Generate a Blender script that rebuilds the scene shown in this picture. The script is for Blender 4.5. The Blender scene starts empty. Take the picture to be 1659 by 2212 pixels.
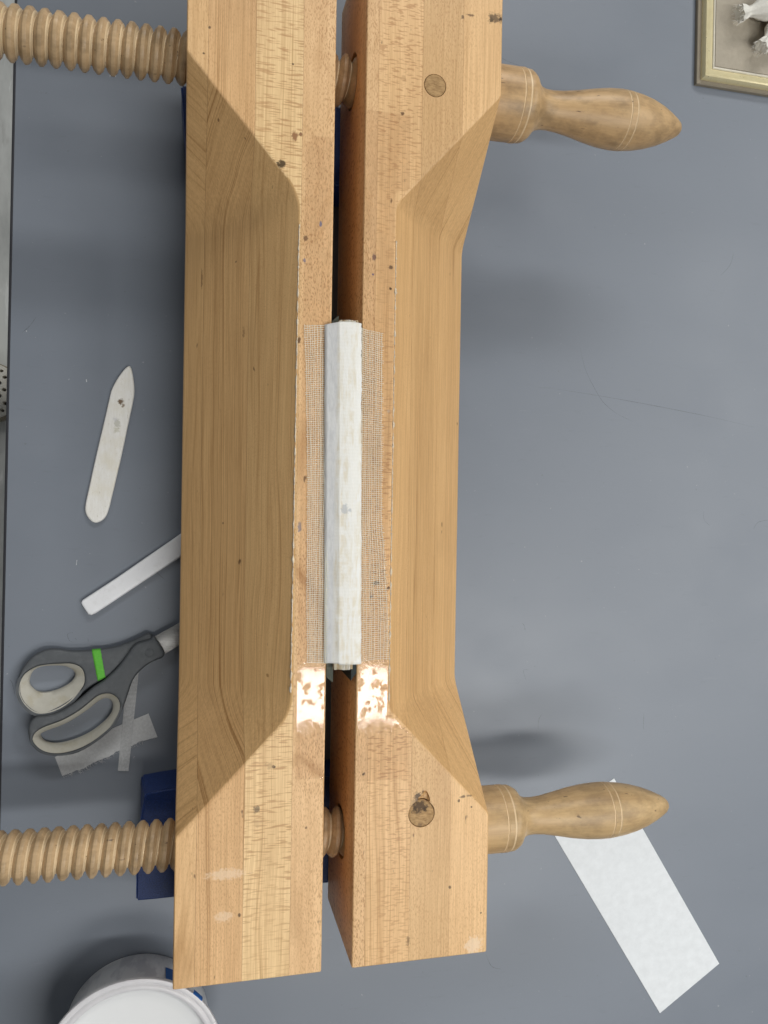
import bpy, bmesh, math, random
from mathutils import Vector, Matrix, noise as mn

random.seed(7)
scn = bpy.context.scene
COL = scn.collection
PI = math.pi

# ------------------------------------------------------------------ camera
cam_d = bpy.data.cameras.new('camera')
cam = bpy.data.objects.new('camera', cam_d)
COL.objects.link(cam)
cam_d.sensor_fit = 'VERTICAL'
cam_d.sensor_height = 36.0
cam_d.lens = 36.0 * 1722.84 / 2212.0
cam_d.clip_start = 0.01
cam_d.clip_end = 50
RM = Matrix(((0.9719950547640596, -0.014529536191716375, -0.23455171304483488),
             (0.01643668846256293, 0.9998458212930279, 0.006178099647552843),
             (0.2344257852425744, -0.009860335740939353, 0.9720840112832215)))
cam.matrix_world = Matrix.Translation((-0.25881, 0.00002, 0.73709)) @ RM.to_4x4()
scn.camera = cam

# ------------------------------------------------------------------ world and lamps
world = bpy.data.worlds.new('World')
scn.world = world
world.use_nodes = True
wb = world.node_tree.nodes['Background']
wb.inputs['Color'].default_value = (0.90, 0.96, 1.0, 1)
wb.inputs['Strength'].default_value = 0.08

def strip_light(name, loc, sx, sy, power, color=(1.0, 0.995, 0.965)):
    d = bpy.data.lights.new(name, 'AREA')
    d.shape = 'RECTANGLE'; d.size = sx; d.size_y = sy
    d.energy = power; d.color = color
    o = bpy.data.objects.new(name, d)
    COL.objects.link(o); o.location = loc
    return o

# rows of ceiling strip lamps, most running across the bench, plus an added fill lamp
strip_light('ceiling_or_fill_lamp', (0.55, -0.585, 2.00), 1.5, 0.160, 17)
strip_light('ceiling_or_fill_lamp', (0.50, -1.35, 2.05), 1.7, 0.45, 15)
strip_light('ceiling_or_fill_lamp', (0.60, 3.20, 2.10), 2.2, 0.60, 98)
strip_light('ceiling_or_fill_lamp', (1.85, 0.35, 2.05), 0.50, 2.4, 30)
strip_light('ceiling_or_fill_lamp', (-2.20, 1.00, 2.00), 1.8, 0.30, 9)  # fill lamp added far left to light the floor and soften shadows

scn.view_settings.view_transform = 'Standard'
scn.view_settings.look = 'None'
scn.view_settings.exposure = 0.0
scn.view_settings.gamma = 1.0
scn.render.engine = 'CYCLES'
scn.cycles.max_bounces = 8
scn.cycles.transparent_max_bounces = 12

# ------------------------------------------------------------------ helpers
def empty(name, loc, parent=None):
    o = bpy.data.objects.new(name, None)
    COL.objects.link(o)
    o.empty_display_size = 0.02
    o.location = loc
    if parent:
        o.parent = parent
        o.location = Vector(loc) - world_loc(parent)
    return o

def world_loc(o):
    v = Vector(o.location)
    while o.parent:
        o = o.parent
        v += Vector(o.location)
    return v

def tag(o, label, cat, group=None):
    o['label'] = label
    o['category'] = cat
    if group:
        o['group'] = group
    return o

def link(name, me, mat, parent=None, smooth=None):
    """mesh data is in world coordinates; the object sits so that local = world coords"""
    o = bpy.data.objects.new(name, me)
    me.name = name
    COL.objects.link(o)
    if mat:
        me.materials.clear()
        for m in (mat if isinstance(mat, (list, tuple)) else [mat]):
            me.materials.append(m)
    if parent:
        o.parent = parent
        o.location = -world_loc(parent)
    if smooth is not None:
        for p in me.polygons:
            p.use_smooth = True
        me.set_sharp_from_angle(angle=math.radians(smooth))
    return o

def obj(name, bm, mat, parent=None, smooth=None, recalc=True):
    if recalc:
        bmesh.ops.recalc_face_normals(bm, faces=bm.faces)
    me = bpy.data.meshes.new(name)
    bm.to_mesh(me); bm.free()
    return link(name, me, mat, parent, smooth)

def pydata(name, verts, faces, mat, parent=None, smooth=None, recalc=True):
    me = bpy.data.meshes.new(name)
    me.from_pydata(verts, [], faces)
    if recalc:
        bm = bmesh.new(); bm.from_mesh(me)
        bmesh.ops.recalc_face_normals(bm, faces=bm.faces)
        bm.to_mesh(me); bm.free()
    me.update()
    return link(name, me, mat, parent, smooth)

def box_bm(x0, x1, y0, y1, z0, z1, bev=0.0, seg=2):
    bm = bmesh.new()
    bmesh.ops.create_cube(bm, size=1)
    bmesh.ops.scale(bm, vec=(x1 - x0, y1 - y0, z1 - z0), verts=bm.verts)
    bmesh.ops.translate(bm, vec=((x0 + x1) / 2, (y0 + y1) / 2, (z0 + z1) / 2), verts=bm.verts)
    if bev:
        bmesh.ops.bevel(bm, geom=list(bm.edges), offset=bev, segments=seg, profile=0.5, affect='EDGES')
    return bm

def tmp_obj(bm):
    bmesh.ops.recalc_face_normals(bm, faces=bm.faces)
    me = bpy.data.meshes.new('t'); bm.to_mesh(me); bm.free()
    o = bpy.data.objects.new('t', me); COL.objects.link(o)
    return o

def boolean(base, tools):
    """base object with [(tool object, op)]; returns new mesh data"""
    for t, op in tools:
        m = base.modifiers.new('b', 'BOOLEAN'); m.operation = op; m.object = t; m.solver = 'EXACT'
    dg = bpy.context.evaluated_depsgraph_get()
    dg.update()
    me = bpy.data.meshes.new_from_object(base.evaluated_get(dg))
    base.modifiers.clear()
    return me

def kill(*os):
    for o in os:
        me = o.data
        bpy.data.objects.remove(o)
        if me and me.users == 0:
            bpy.data.meshes.remove(me)

def cyl_bm(c, r, axis, length, seg=48):
    bm = bmesh.new()
    bmesh.ops.create_cone(bm, cap_ends=True, segments=seg, radius1=r, radius2=r, depth=length)
    if axis == 'X':
        bmesh.ops.rotate(bm, verts=bm.verts, matrix=Matrix.Rotation(PI / 2, 3, 'Y'))
    bmesh.ops.translate(bm, vec=c, verts=bm.verts)
    return bm

def catmull(pts, n=4, closed=True):
    out = []
    N = len(pts)
    rng = range(N) if closed else range(N - 1)
    for i in rng:
        if closed:
            p0, p1, p2, p3 = pts[i - 1], pts[i], pts[(i + 1) % N], pts[(i + 2) % N]
        else:
            p0, p1, p2, p3 = pts[max(i - 1, 0)], pts[i], pts[i + 1], pts[min(i + 2, N - 1)]
        for k in range(n):
            t = k / n
            out.append(tuple(0.5 * ((2 * p1[a]) + (-p0[a] + p2[a]) * t + (2 * p0[a] - 5 * p1[a] + 4 * p2[a] - p3[a]) * t * t
                                    + (-p0[a] + 3 * p1[a] - 3 * p2[a] + p3[a]) * t ** 3) for a in range(len(p1))))
    if not closed:
        out.append(tuple(pts[-1]))
    return out

def slab(name, outer, holes, z0, z1, bev, mat, parent=None, smooth=40, res=3):
    """extruded outline with holes and rounded edges (2D curve turned into a mesh)"""
    cu = bpy.data.curves.new('c', 'CURVE')
    cu.dimensions = '2D'; cu.fill_mode = 'BOTH'
    cu.extrude = max((z1 - z0) / 2 - bev, 1e-5)
    cu.bevel_depth = bev; cu.bevel_resolution = res; cu.offset = -bev
    for pts in [outer] + list(holes):
        sp = cu.splines.new('POLY'); sp.use_cyclic_u = True
        sp.points.add(len(pts) - 1)
        for i, q in enumerate(pts):
            sp.points[i].co = (q[0], q[1], 0, 1)
    t = bpy.data.objects.new('t', cu); COL.objects.link(t)
    dg = bpy.context.evaluated_depsgraph_get()
    me = bpy.data.meshes.new_from_object(t.evaluated_get(dg))
    bpy.data.objects.remove(t); bpy.data.curves.remove(cu)
    for v in me.vertices:
        v.co.z += (z0 + z1) / 2
    bm = bmesh.new(); bm.from_mesh(me)
    bmesh.ops.remove_doubles(bm, verts=bm.verts, dist=1e-6)
    bm.to_mesh(me); bm.free()
    return link(name, me, mat, parent, smooth)

def resample(pts, n):
    pts = [Vector((q[0], q[1])) for q in pts]
    c = sum(pts, Vector((0, 0))) / len(pts)
    L = [0]
    P = pts + [pts[0]]
    for i in range(len(pts)):
        L.append(L[-1] + (P[i + 1] - P[i]).length)
    out = []
    j = 0
    for k in range(n):
        s = L[-1] * k / n
        while L[j + 1] < s:
            j += 1
        t = (s - L[j]) / max(L[j + 1] - L[j], 1e-9)
        out.append(P[j].lerp(P[j + 1], t))
    return out

# ------------------------------------------------------------------ materials
class NT:
    def __init__(s, name):
        s.m = bpy.data.materials.new(name)
        s.m.use_nodes = True
        s.t = s.m.node_tree
        s.b = s.t.nodes['Principled BSDF']
        s.out = s.t.nodes['Material Output']
        s.tc = s.t.nodes.new('ShaderNodeTexCoord')
    def n(s, typ, **kw):
        nd = s.t.nodes.new(typ)
        for k, v in kw.items():
            setattr(nd, k, v)
        return nd
    def l(s, a, b):
        s.t.links.new(a, b)
    def mapping(s, scale=(1, 1, 1), rot=(0, 0, 0), loc=(0, 0, 0), vec=None, typ='POINT'):
        m = s.n('ShaderNodeMapping', vector_type=typ)
        m.inputs['Scale'].default_value = scale
        m.inputs['Rotation'].default_value = rot
        m.inputs['Location'].default_value = loc
        s.l(vec if vec is not None else s.tc.outputs['Object'], m.inputs['Vector'])
        return m.outputs['Vector']
    def noise(s, vec, scale=1.0, detail=2.0, rough=0.5, dist=0.0):
        nd = s.n('ShaderNodeTexNoise')
        nd.inputs['Scale'].default_value = scale
        nd.inputs['Detail'].default_value = detail
        nd.inputs['Roughness'].default_value = rough
        nd.inputs['Distortion'].default_value = dist
        s.l(vec, nd.inputs['Vector'])
        return nd.outputs['Fac']
    def math(s, op, a, b=None, c=None, clamp=False):
        nd = s.n('ShaderNodeMath', operation=op)
        nd.use_clamp = clamp
        for i, x in enumerate((a, b, c)):
            if x is None:
                continue
            if isinstance(x, (int, float)):
                nd.inputs[i].default_value = x
            else:
                s.l(x, nd.inputs[i])
        return nd.outputs[0]
    def rng(s, v, a, b, lo=0.0, hi=1.0):
        nd = s.n('ShaderNodeMapRange')
        nd.inputs['From Min'].default_value = a
        nd.inputs['From Max'].default_value = b
        nd.inputs['To Min'].default_value = lo
        nd.inputs['To Max'].default_value = hi
        s.l(v, nd.inputs['Value'])
        return nd.outputs['Result']
    def mix(s, f, a, b, mode='MIX'):
        nd = s.n('ShaderNodeMix', data_type='RGBA', blend_type=mode)
        nd.clamp_factor = True
        for sock, x in ((nd.inputs[0], f), (nd.inputs[6], a), (nd.inputs[7], b)):
            if isinstance(x, (int, float)):
                sock.default_value = x
            elif isinstance(x, tuple):
                sock.default_value = x if len(x) == 4 else x + (1,)
            else:
                s.l(x, sock)
        return nd.outputs[2]
    def color(s, c):
        if isinstance(c, tuple):
            s.b.inputs['Base Color'].default_value = c if len(c) == 4 else c + (1,)
        else:
            s.l(c, s.b.inputs['Base Color'])
    def bump(s, h, strength=0.3, dist=0.001):
        nd = s.n('ShaderNodeBump')
        nd.inputs['Strength'].default_value = strength
        nd.inputs['Distance'].default_value = dist
        s.l(h, nd.inputs['Height'])
        s.l(nd.outputs['Normal'], s.b.inputs['Normal'])
        return nd
    def rough(s, r, spec=0.5):
        if isinstance(r, (int, float)):
            s.b.inputs['Roughness'].default_value = r
        else:
            s.l(r, s.b.inputs['Roughness'])
        s.b.inputs['Specular IOR Level'].default_value = spec
    def spots(s, col, lst, jag=0.5):
        """stains: (x, y, z, radius, (r,g,b), strength[, (sx,sy)])"""
        pos = s.tc.outputs['Object']
        wob = s.noise(pos, 420, 3, 0.65)
        for sp in lst:
            x, y, z, r, c, st = sp[:6]
            sc = sp[6] if len(sp) > 6 else (1, 1)
            v = s.mapping(scale=(sc[0], sc[1], 1), loc=(-x * sc[0], -y * sc[1], -z))
            ln = s.n('ShaderNodeVectorMath', operation='LENGTH')
            s.l(v, ln.inputs[0])
            d = s.math('DIVIDE', ln.outputs['Value'], r)
            d = s.math('ADD', d, s.math('MULTIPLY', s.math('SUBTRACT', wob, 0.5), jag * 4))
            f = s.rng(d, 1.0, 0.55, 0, st)
            col = s.mix(f, col, c)
        return col

def wood(name, ang, seed, light, dark, ringf=230, ring=0.5, fleck=0.5, curve=0.0, spots=(), tone=0.25, fleckc=(0.45, 0.215, 0.085), wav=0.030, fy=420, fx=200, slope_tone=False):
    if slope_tone:      # the sawn slopes get a deeper tone, to stand out from the tops, and fewer open flecks
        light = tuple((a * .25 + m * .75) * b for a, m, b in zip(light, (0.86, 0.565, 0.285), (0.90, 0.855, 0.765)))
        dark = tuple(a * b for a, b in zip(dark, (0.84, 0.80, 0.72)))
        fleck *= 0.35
    s = NT(name)
    v = s.mapping(rot=(0, ang, 0), loc=(seed * 0.137, seed * 0.41, seed * 0.093))
    sep = s.n('ShaderNodeSeparateXYZ'); s.l(v, sep.inputs[0])
    low = s.noise(s.mapping(scale=(9, 3.0, 9), vec=v), 1.0, 2, 0.5)
    rad = s.math('ADD', sep.outputs['X'], s.math('MULTIPLY', s.math('SUBTRACT', low, 0.5), wav))
    rad = s.math('ADD', rad, s.math('MULTIPLY', s.math('MULTIPLY', sep.outputs['Z'], sep.outputs['Z']), curve))
    cmb = s.n('ShaderNodeCombineXYZ')
    s.l(s.math('MULTIPLY', rad, ringf), cmb.inputs[0])
    s.l(s.math('MULTIPLY', sep.outputs['Y'], 1.6), cmb.inputs[1])
    s.l(s.math('MULTIPLY', sep.outputs['Z'], 7.0), cmb.inputs[2])
    rn = s.noise(cmb.outputs[0], 1.0, 1.0, 0.5)
    amp = s.noise(s.mapping(scale=(1, 2, 1), loc=(5, 2, 1), vec=cmb.outputs[0]), 0.35, 1, 0.5)
    bold = s.math('MULTIPLY', s.rng(s.math('ABSOLUTE', s.math('SUBTRACT', rn, 0.5)), 0.030, 0.0), s.rng(amp, 0.40, 0.65, 0.0, 1.0))
    rf = s.noise(s.mapping(scale=(4.2, 1.4, 3), vec=cmb.outputs[0]), 1.0, 2.0, 0.6)
    fineln = s.rng(s.math('ABSOLUTE', s.math('SUBTRACT', rf, 0.5)), 0.06, 0.0)
    lw = s.math('ADD', bold, s.math('MULTIPLY', fineln, 0.38))
    lw = s.math('ADD', lw, s.math('MULTIPLY', s.math('SUBTRACT', rn, 0.5), 0.30))
    lw = s.math('ADD', lw, s.math('MULTIPLY', s.math('SUBTRACT', rf, 0.5), 0.50))
    fib = s.noise(s.mapping(scale=(700, 16, 700), vec=v), 1.0, 3, 0.6)
    fine = s.noise(s.mapping(scale=(1500, 90, 1500), vec=v), 1.0, 2, 0.6)
    broad = s.noise(s.mapping(scale=(22, 3.5, 22), vec=v), 1.0, 3, 0.55)
    k = s.math('MULTIPLY', lw, ring)
    k = s.math('ADD', k, s.math('MULTIPLY', s.math('SUBTRACT', fib, 0.5), 0.80))
    k = s.math('ADD', k, s.math('MULTIPLY', s.math('SUBTRACT', fine, 0.5), 0.35))
    k = s.math('ADD', k, s.math('MULTIPLY', s.math('SUBTRACT', broad, 0.42), tone * 2.2))
    k = s.math('ADD', k, 0.14, clamp=True)
    col = s.mix(k, light, dark)
    # ray flecks: thin plates, long along the radius, short along the grain
    fl = s.noise(s.mapping(scale=(fx, fy, 1500), vec=v), 1.0, 1.2, 0.5)
    patch = s.noise(s.mapping(scale=(30, 9, 30), vec=v), 1.0, 1.0, 0.5)
    f = s.math('MULTIPLY', s.rng(fl, 0.535, 0.63, 0, 1), s.rng(patch, 0.33, 0.6, 0.35, 0.9))
    col = s.mix(s.math('MULTIPLY', f, fleck), col, fleckc)
    # small dark pores and dirt specks
    sp = s.noise(s.mapping(scale=(160, 60, 160)), 1.0, 2.0, 0.55)
    col = s.mix(s.rng(sp, 0.735, 0.78, 0, 0.75), col, (0.10, 0.045, 0.018))
    smg = s.noise(s.mapping(scale=(14, 10, 14), loc=(seed, 0, 0)), 1.0, 4, 0.6)
    col = s.mix(s.rng(smg, 0.56, 0.74, 0, 0.18), col, (0.34, 0.20, 0.10))
    if spots:
        col = s.spots(col, spots)
    s.color(col)
    s.rough(s.rng(smg, 0.3, 0.7, 0.40, 0.52), 0.35)
    s.bump(s.math('SUBTRACT', fib, s.math('MULTIPLY', f, 0.5)), 0.12, 0.0006)
    return s.m

def turned_wood(name, seed, light, dark, dirt=0.4):
    """wood turned on a lathe, grain along X"""
    s = NT(name)
    v = s.mapping(loc=(seed, seed * 0.3, 0))
    fib = s.noise(s.mapping(scale=(22, 480, 480), vec=v), 1.0, 3, 0.6)
    ring = s.noise(s.mapping(scale=(5, 95, 95), vec=v), 1.0, 2, 0.5, 0.6)
    blot = s.noise(s.mapping(scale=(38, 60, 60), vec=v), 1.0, 4, 0.65)
    k = s.math('ADD', s.math('MULTIPLY', s.math('SUBTRACT', fib, 0.5), 0.8), s.math('MULTIPLY', s.math('SUBTRACT', ring, 0.5), 1.0))
    k = s.math('ADD', k, 0.35, clamp=True)
    col = s.mix(k, light, dark)
    col = s.mix(s.rng(blot, 0.46, 0.68, 0, dirt), col, (0.16, 0.105, 0.055))
    spk = s.noise(s.mapping(scale=(90, 260, 260), vec=v), 1.0, 2, 0.5)
    col = s.mix(s.rng(spk, 0.70, 0.75, 0, 0.7), col, (0.06, 0.035, 0.02))
    s.color(col)
    s.rough(0.42, 0.4)
    s.bump(s.math('ADD', fib, s.math('MULTIPLY', blot, 0.6)), 0.14, 0.0006)
    return s.m

def plain(name, c, rough=0.5, spec=0.5, var=0.06, scale=120, bump=0.0, metal=0.0, dirt=None):
    s = NT(name)
    n = s.noise(s.mapping(), scale, 4, 0.6)
    dk = tuple(x * (1 - var * 2) for x in c)
    lt = tuple(min(1, x * (1 + var)) for x in c)
    col = s.mix(n, dk, lt)
    if dirt:
        n2 = s.noise(s.mapping(loc=(3, 1, 2)), dirt[1], 4, 0.65)
        col = s.mix(s.rng(n2, 0.52, 0.72, 0, dirt[2]), col, dirt[0])
    s.color(col)
    s.rough(rough, spec)
    s.b.inputs['Metallic'].default_value = metal
    if bump:
        s.bump(n, bump, 0.0005)
    return s.m

def paper(name, c, transp=0.0, mott=0.06, scale=260, bump=0.15):
    s = NT(name)
    n = s.noise(s.mapping(), scale, 4, 0.62)
    fb = s.noise(s.mapping(scale=(1, 0.35, 1), rot=(0, 0, 0.4)), scale * 3, 3, 0.7)
    col = s.mix(s.rng(n, 0.3, 0.7), tuple(x * (1 - mott * 2) for x in c), c)
    s.color(col)
    s.rough(0.85, 0.2)
    s.bump(fb, bump, 0.0005)
    if transp:
        tr = s.n('ShaderNodeBsdfTransparent')
        mx = s.n('ShaderNodeMixShader')
        fac = s.rng(s.math('ADD', s.math('MULTIPLY', n, 0.6), s.math('MULTIPLY', fb, 0.4)), 0.35, 0.65, transp * 1.2, transp * 0.8)
        s.l(fac, mx.inputs[0])
        s.l(s.b.outputs[0], mx.inputs[1])
        s.l(tr.outputs[0], mx.inputs[2])
        s.l(mx.outputs[0], s.out.inputs['Surface'])
    return s.m

WL, WD = (0.90, 0.640, 0.355), (0.50, 0.275, 0.110)

# table top: grey-blue laminate with faint wear
s = NT('grey_laminate')
n1 = s.noise(s.mapping(), 1400, 3, 0.7)
n2 = s.noise(s.mapping(scale=(1, 1.6, 1)), 9, 4, 0.6)
n3 = s.noise(s.mapping(rot=(0, 0, 0.7), scale=(1, 5, 1)), 38, 5, 0.7)
c = s.mix(n2, (0.166, 0.190, 0.230), (0.190, 0.214, 0.256))
c = s.mix(s.rng(n3, 0.60, 0.72, 0, 0.25), c, (0.125, 0.138, 0.16))
c = s.mix(s.rng(n1, 0.35, 0.65, 0, 0.16), c, (0.125, 0.14, 0.162))
d1 = s.noise(s.mapping(loc=(7, 3, 0)), 260, 2, 0.5)
c = s.mix(s.rng(d1, 0.745, 0.775, 0, 0.30), c, (0.55, 0.57, 0.60))
d2 = s.noise(s.mapping(loc=(1, 9, 0)), 190, 2, 0.5)
c = s.mix(s.rng(d2, 0.745, 0.78, 0, 0.4), c, (0.10, 0.11, 0.125))
d3 = s.noise(s.mapping(loc=(4, 4, 0), rot=(0, 0, -0.5), scale=(1, 9, 1)), 26, 4, 0.7)
c = s.mix(s.rng(d3, 0.66, 0.74, 0, 0.10), c, (0.36, 0.39, 0.43))
s.color(c)
s.rough(s.rng(n2, 0.3, 0.7, 0.40, 0.50), 0.75)
s.bump(n1, 0.05, 0.0004)
M_TABLE = s.m
M_EDGE = plain('dark_edge_band', (0.045, 0.046, 0.055), 0.5)
M_SCUFF = None
s = NT('pencil_scuff')
tr = s.n('ShaderNodeBsdfTransparent'); mx = s.n('ShaderNodeMixShader')
s.color((0.12, 0.13, 0.145)); s.rough(0.8, 0.1)
s.l(s.rng(s.noise(s.mapping(), 900, 3, 0.7), 0.3, 0.7, 0.50, 0.92), mx.inputs[0])
s.l(s.b.outputs[0], mx.inputs[1]); s.l(tr.outputs[0], mx.inputs[2]); s.l(mx.outputs[0], s.out.inputs['Surface'])
M_SCUFF = s.m
M_CHALK = plain('white_scuff', (0.72, 0.74, 0.76), 0.8)
# floor
s = NT('mottled_floor')
a = s.noise(s.mapping(scale=(5, 1.6, 1)), 3.2, 5, 0.65)
b2 = s.noise(s.mapping(scale=(10, 2, 1), loc=(2, 1, 0)), 5, 4, 0.6)
c = s.mix(s.rng(a, 0.35, 0.65), (0.42, 0.43, 0.42), (0.62, 0.63, 0.61))
c = s.mix(s.rng(b2, 0.62, 0.70, 0, 0.6), c, (0.80, 0.81, 0.80))
c = s.mix(s.rng(b2, 0.40, 0.30, 0, 0.5), c, (0.30, 0.29, 0.27))
s.color(c); s.rough(0.6, 0.3)
M_FLOOR = s.m

# ------------------------------------------------------------------ setting
TX = -0.4130
floor = pydata('floor', [(-3, -3, -.75), (3, -3, -.75), (3, 3, -.75), (-3, 3, -.75)], [(0, 1, 2, 3)], M_FLOOR)
floor['kind'] = 'structure'
bm = bmesh.new()
tv = [(-0.40785, 0.85), (TX - 0.0010 - 0.0062, -0.95)]   # the left edge runs a hair off the press axis
def edge_x(y):
    return -0.41195 + (y - 0.0) * 0.0065
v0 = [bm.verts.new(q) for q in ((edge_x(-.95), -.95, -.03), (1.3, -.95, -.03), (1.3, .9, -.03), (edge_x(.9), .9, -.03),
                                (edge_x(-.95), -.95, 0), (1.3, -.95, 0), (1.3, .9, 0), (edge_x(.9), .9, 0))]
for f in ((3, 2, 1, 0), (4, 5, 6, 7), (0, 1, 5, 4), (1, 2, 6, 5), (2, 3, 7, 6), (3, 0, 4, 7)):
    bm.faces.new([v0[i] for i in f])
table = obj('table', bm, M_TABLE)
table['kind'] = 'structure'
# dark edge band, slightly rounded, proud of the slab side
prof = [(0.0, -0.0300), (-0.0020, -0.0290), (-0.0028, -0.0150), (-0.0026, -0.0020), (-0.0016, -0.0007), (-0.0002, -0.0004)]
vs = []
for y in (-.95, .9):
    vs += [(edge_x(y) + px, y, pz) for px, pz in prof]
k = len(prof)
pydata('edge_band', vs, [(i, i + 1, k + i + 1, k + i) for i in range(k - 1)], M_EDGE, table, 60)

def ribbon(name, pts, w, z, mat, parent, taper=True):
    p = catmull(pts, 5, closed=False)
    V, F = [], []
    for i, q in enumerate(p):
        a = Vector(p[max(i - 1, 0)]); b = Vector(p[min(i + 1, len(p) - 1)])
        d = (b - a).normalized(); nrm = Vector((-d.y, d.x))
        ww = w * (0.55 + 0.45 * mn.noise((q[0] * 300, q[1] * 300, 1)))
        if taper:
            ww *= 0.25 + 0.75 * math.sin(PI * (i + .5) / len(p))
        V += [(q[0] + nrm.x * ww / 2, q[1] + nrm.y * ww / 2, z), (q[0] - nrm.x * ww / 2, q[1] - nrm.y * ww / 2, z)]
    for i in range(len(p) - 1):
        F.append((2 * i, 2 * i + 1, 2 * i + 3, 2 * i + 2))
    return pydata(name, V, F, mat, parent, recalc=False)

SC = [[(0.1195, 0.164), (0.1248, 0.1452), (0.1313, 0.132), (0.1428, 0.1144), (0.1505, 0.1068), (0.162, 0.0993), (0.18, 0.0921)],
      [(0.0946, 0.121), (0.1415, 0.1166), (0.2054, 0.1093), (0.2716, 0.1005), (0.3237, 0.092)],
      [(0.2644, 0.0014), (0.2659, -0.0081), (0.2728, -0.0139)],
      [(0.3441, -0.0071), (0.3316, -0.0097), (0.3262, -0.0169)],
      [(0.0617, -0.1129), (0.0641, -0.1151), (0.0654, -0.1207)],
      [(0.0697, -0.1599), (0.0642, -0.1602), (0.0675, -0.1703)],
      [(0.085, -0.2042), (0.0815, -0.2107), (0.0812, -0.2197)],
      [(0.199, -0.2093), (0.1988, -0.2255)],
      [(-0.3575, -0.1135), (-0.3620, -0.1150), (-0.3602, -0.1206), (-0.3567, -0.122)],
      [(-0.3558, -0.1183), (-0.3545, -0.1202)], [(-0.408, -0.1525), (-0.4058, -0.1562), (-0.404, -0.1655)],
      [(-0.3453, -0.119), (-0.3445, -0.1219)], [(-0.325, 0.392), (-0.315, 0.386), (-0.309, 0.376)],
      [(-0.402, 0.144), (-0.396, 0.150), (-0.391, 0.158)], [(0.02, 0.45), (0.032, 0.441), (0.05, 0.437)],
      [(0.165, -0.36), (0.18, -0.366), (0.2, -0.362)], [(0.03, -0.44), (0.036, -0.452), (0.046, -0.456)],
      [(-0.29, -0.06), (-0.281, -0.068)], [(0.28, 0.25), (0.291, 0.262), (0.295, 0.275)]]
for q in SC:
    ribbon('scuff_mark', q, 0.00075, 0.0002, M_SCUFF, table)
for q in ([(-0.3496, 0.1072), (-0.3492, 0.1047)], [(-0.3551, -0.0505), (-0.3556, -0.0548)], [(-0.3335, 0.4000 - .026), (-0.3335, 0.3715)],
          [(-0.3290, 0.3745), (-0.3288, 0.3722)], [(-0.3985, 0.146), (-0.3982, 0.1452)]):
    ribbon('white_scuff_mark', q, 0.0007, 0.0002, M_CHALK, table, False)

# ------------------------------------------------------------------ the laying press
ZT, ZB, ZS = 0.15893, 0.0505, 0.10447
X1, X2, X3, X4 = -0.26692, -0.16099, -0.13829, -0.03183
YN, YS = 0.4285, -0.3433
YSC = (0.34106, -0.2624)
press = empty('laying_press', (-0.15, 0.04, ZB))
tag(press, 'large maple bookbinding press with two long cheeks and two wooden screws, on blue blocks', 'press')

def cheek_solid(xin, xout, fil):
    sg = 1 if xout > xin else -1
    w = abs(xout - xin); wn = 0.0250
    P = lambda a, y, z: (xin + sg * a, y, z)
    zl = 0.0720
    pts = dict(A=P(0, YN, ZT), B=P(w, YN, ZT), C=P(w, .318, ZT), D=P(wn, .2262, ZT), E=P(wn, -.1510, ZT), F=P(w, -.2365, ZT),
               G=P(w, YS, ZT), H=P(0, YS, ZT), P=P(w, .2245, zl), Q=P(w, -.1492, zl),
               a=P(0, YN, ZB), b=P(w, YN, ZB), g=P(w, YS, ZB), h=P(0, YS, ZB))
    bm = bmesh.new()
    V = {k: bm.verts.new(v) for k, v in pts.items()}
    for f in ('ABCDEFGH', 'DPQE', 'CPD', 'EQF', 'BCPQFGgb', 'AHha', 'ABba', 'HGgh', 'abgh'):
        bm.faces.new([V[c] for c in f])
    bmesh.ops.recalc_face_normals(bm, faces=bm.faces)
    bm.edges.ensure_lookup_table()
    cre = [e for e in bm.edges if {e.verts[0], e.verts[1]} in ({V['D'], V['P']}, {V['E'], V['Q']})]
    keep = set(e for e in bm.edges if e not in cre)
    bmesh.ops.bevel(bm, geom=cre, offset=fil, segments=9, profile=0.5, affect='EDGES')
    sharp = [e for e in bm.edges if len(e.link_faces) == 2 and e.calc_face_angle(0) > math.radians(24)]
    bmesh.ops.bevel(bm, geom=sharp, offset=0.0017, segments=3, profile=0.6, affect='EDGES', clamp_overlap=True)
    return tmp_obj(bm)

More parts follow.
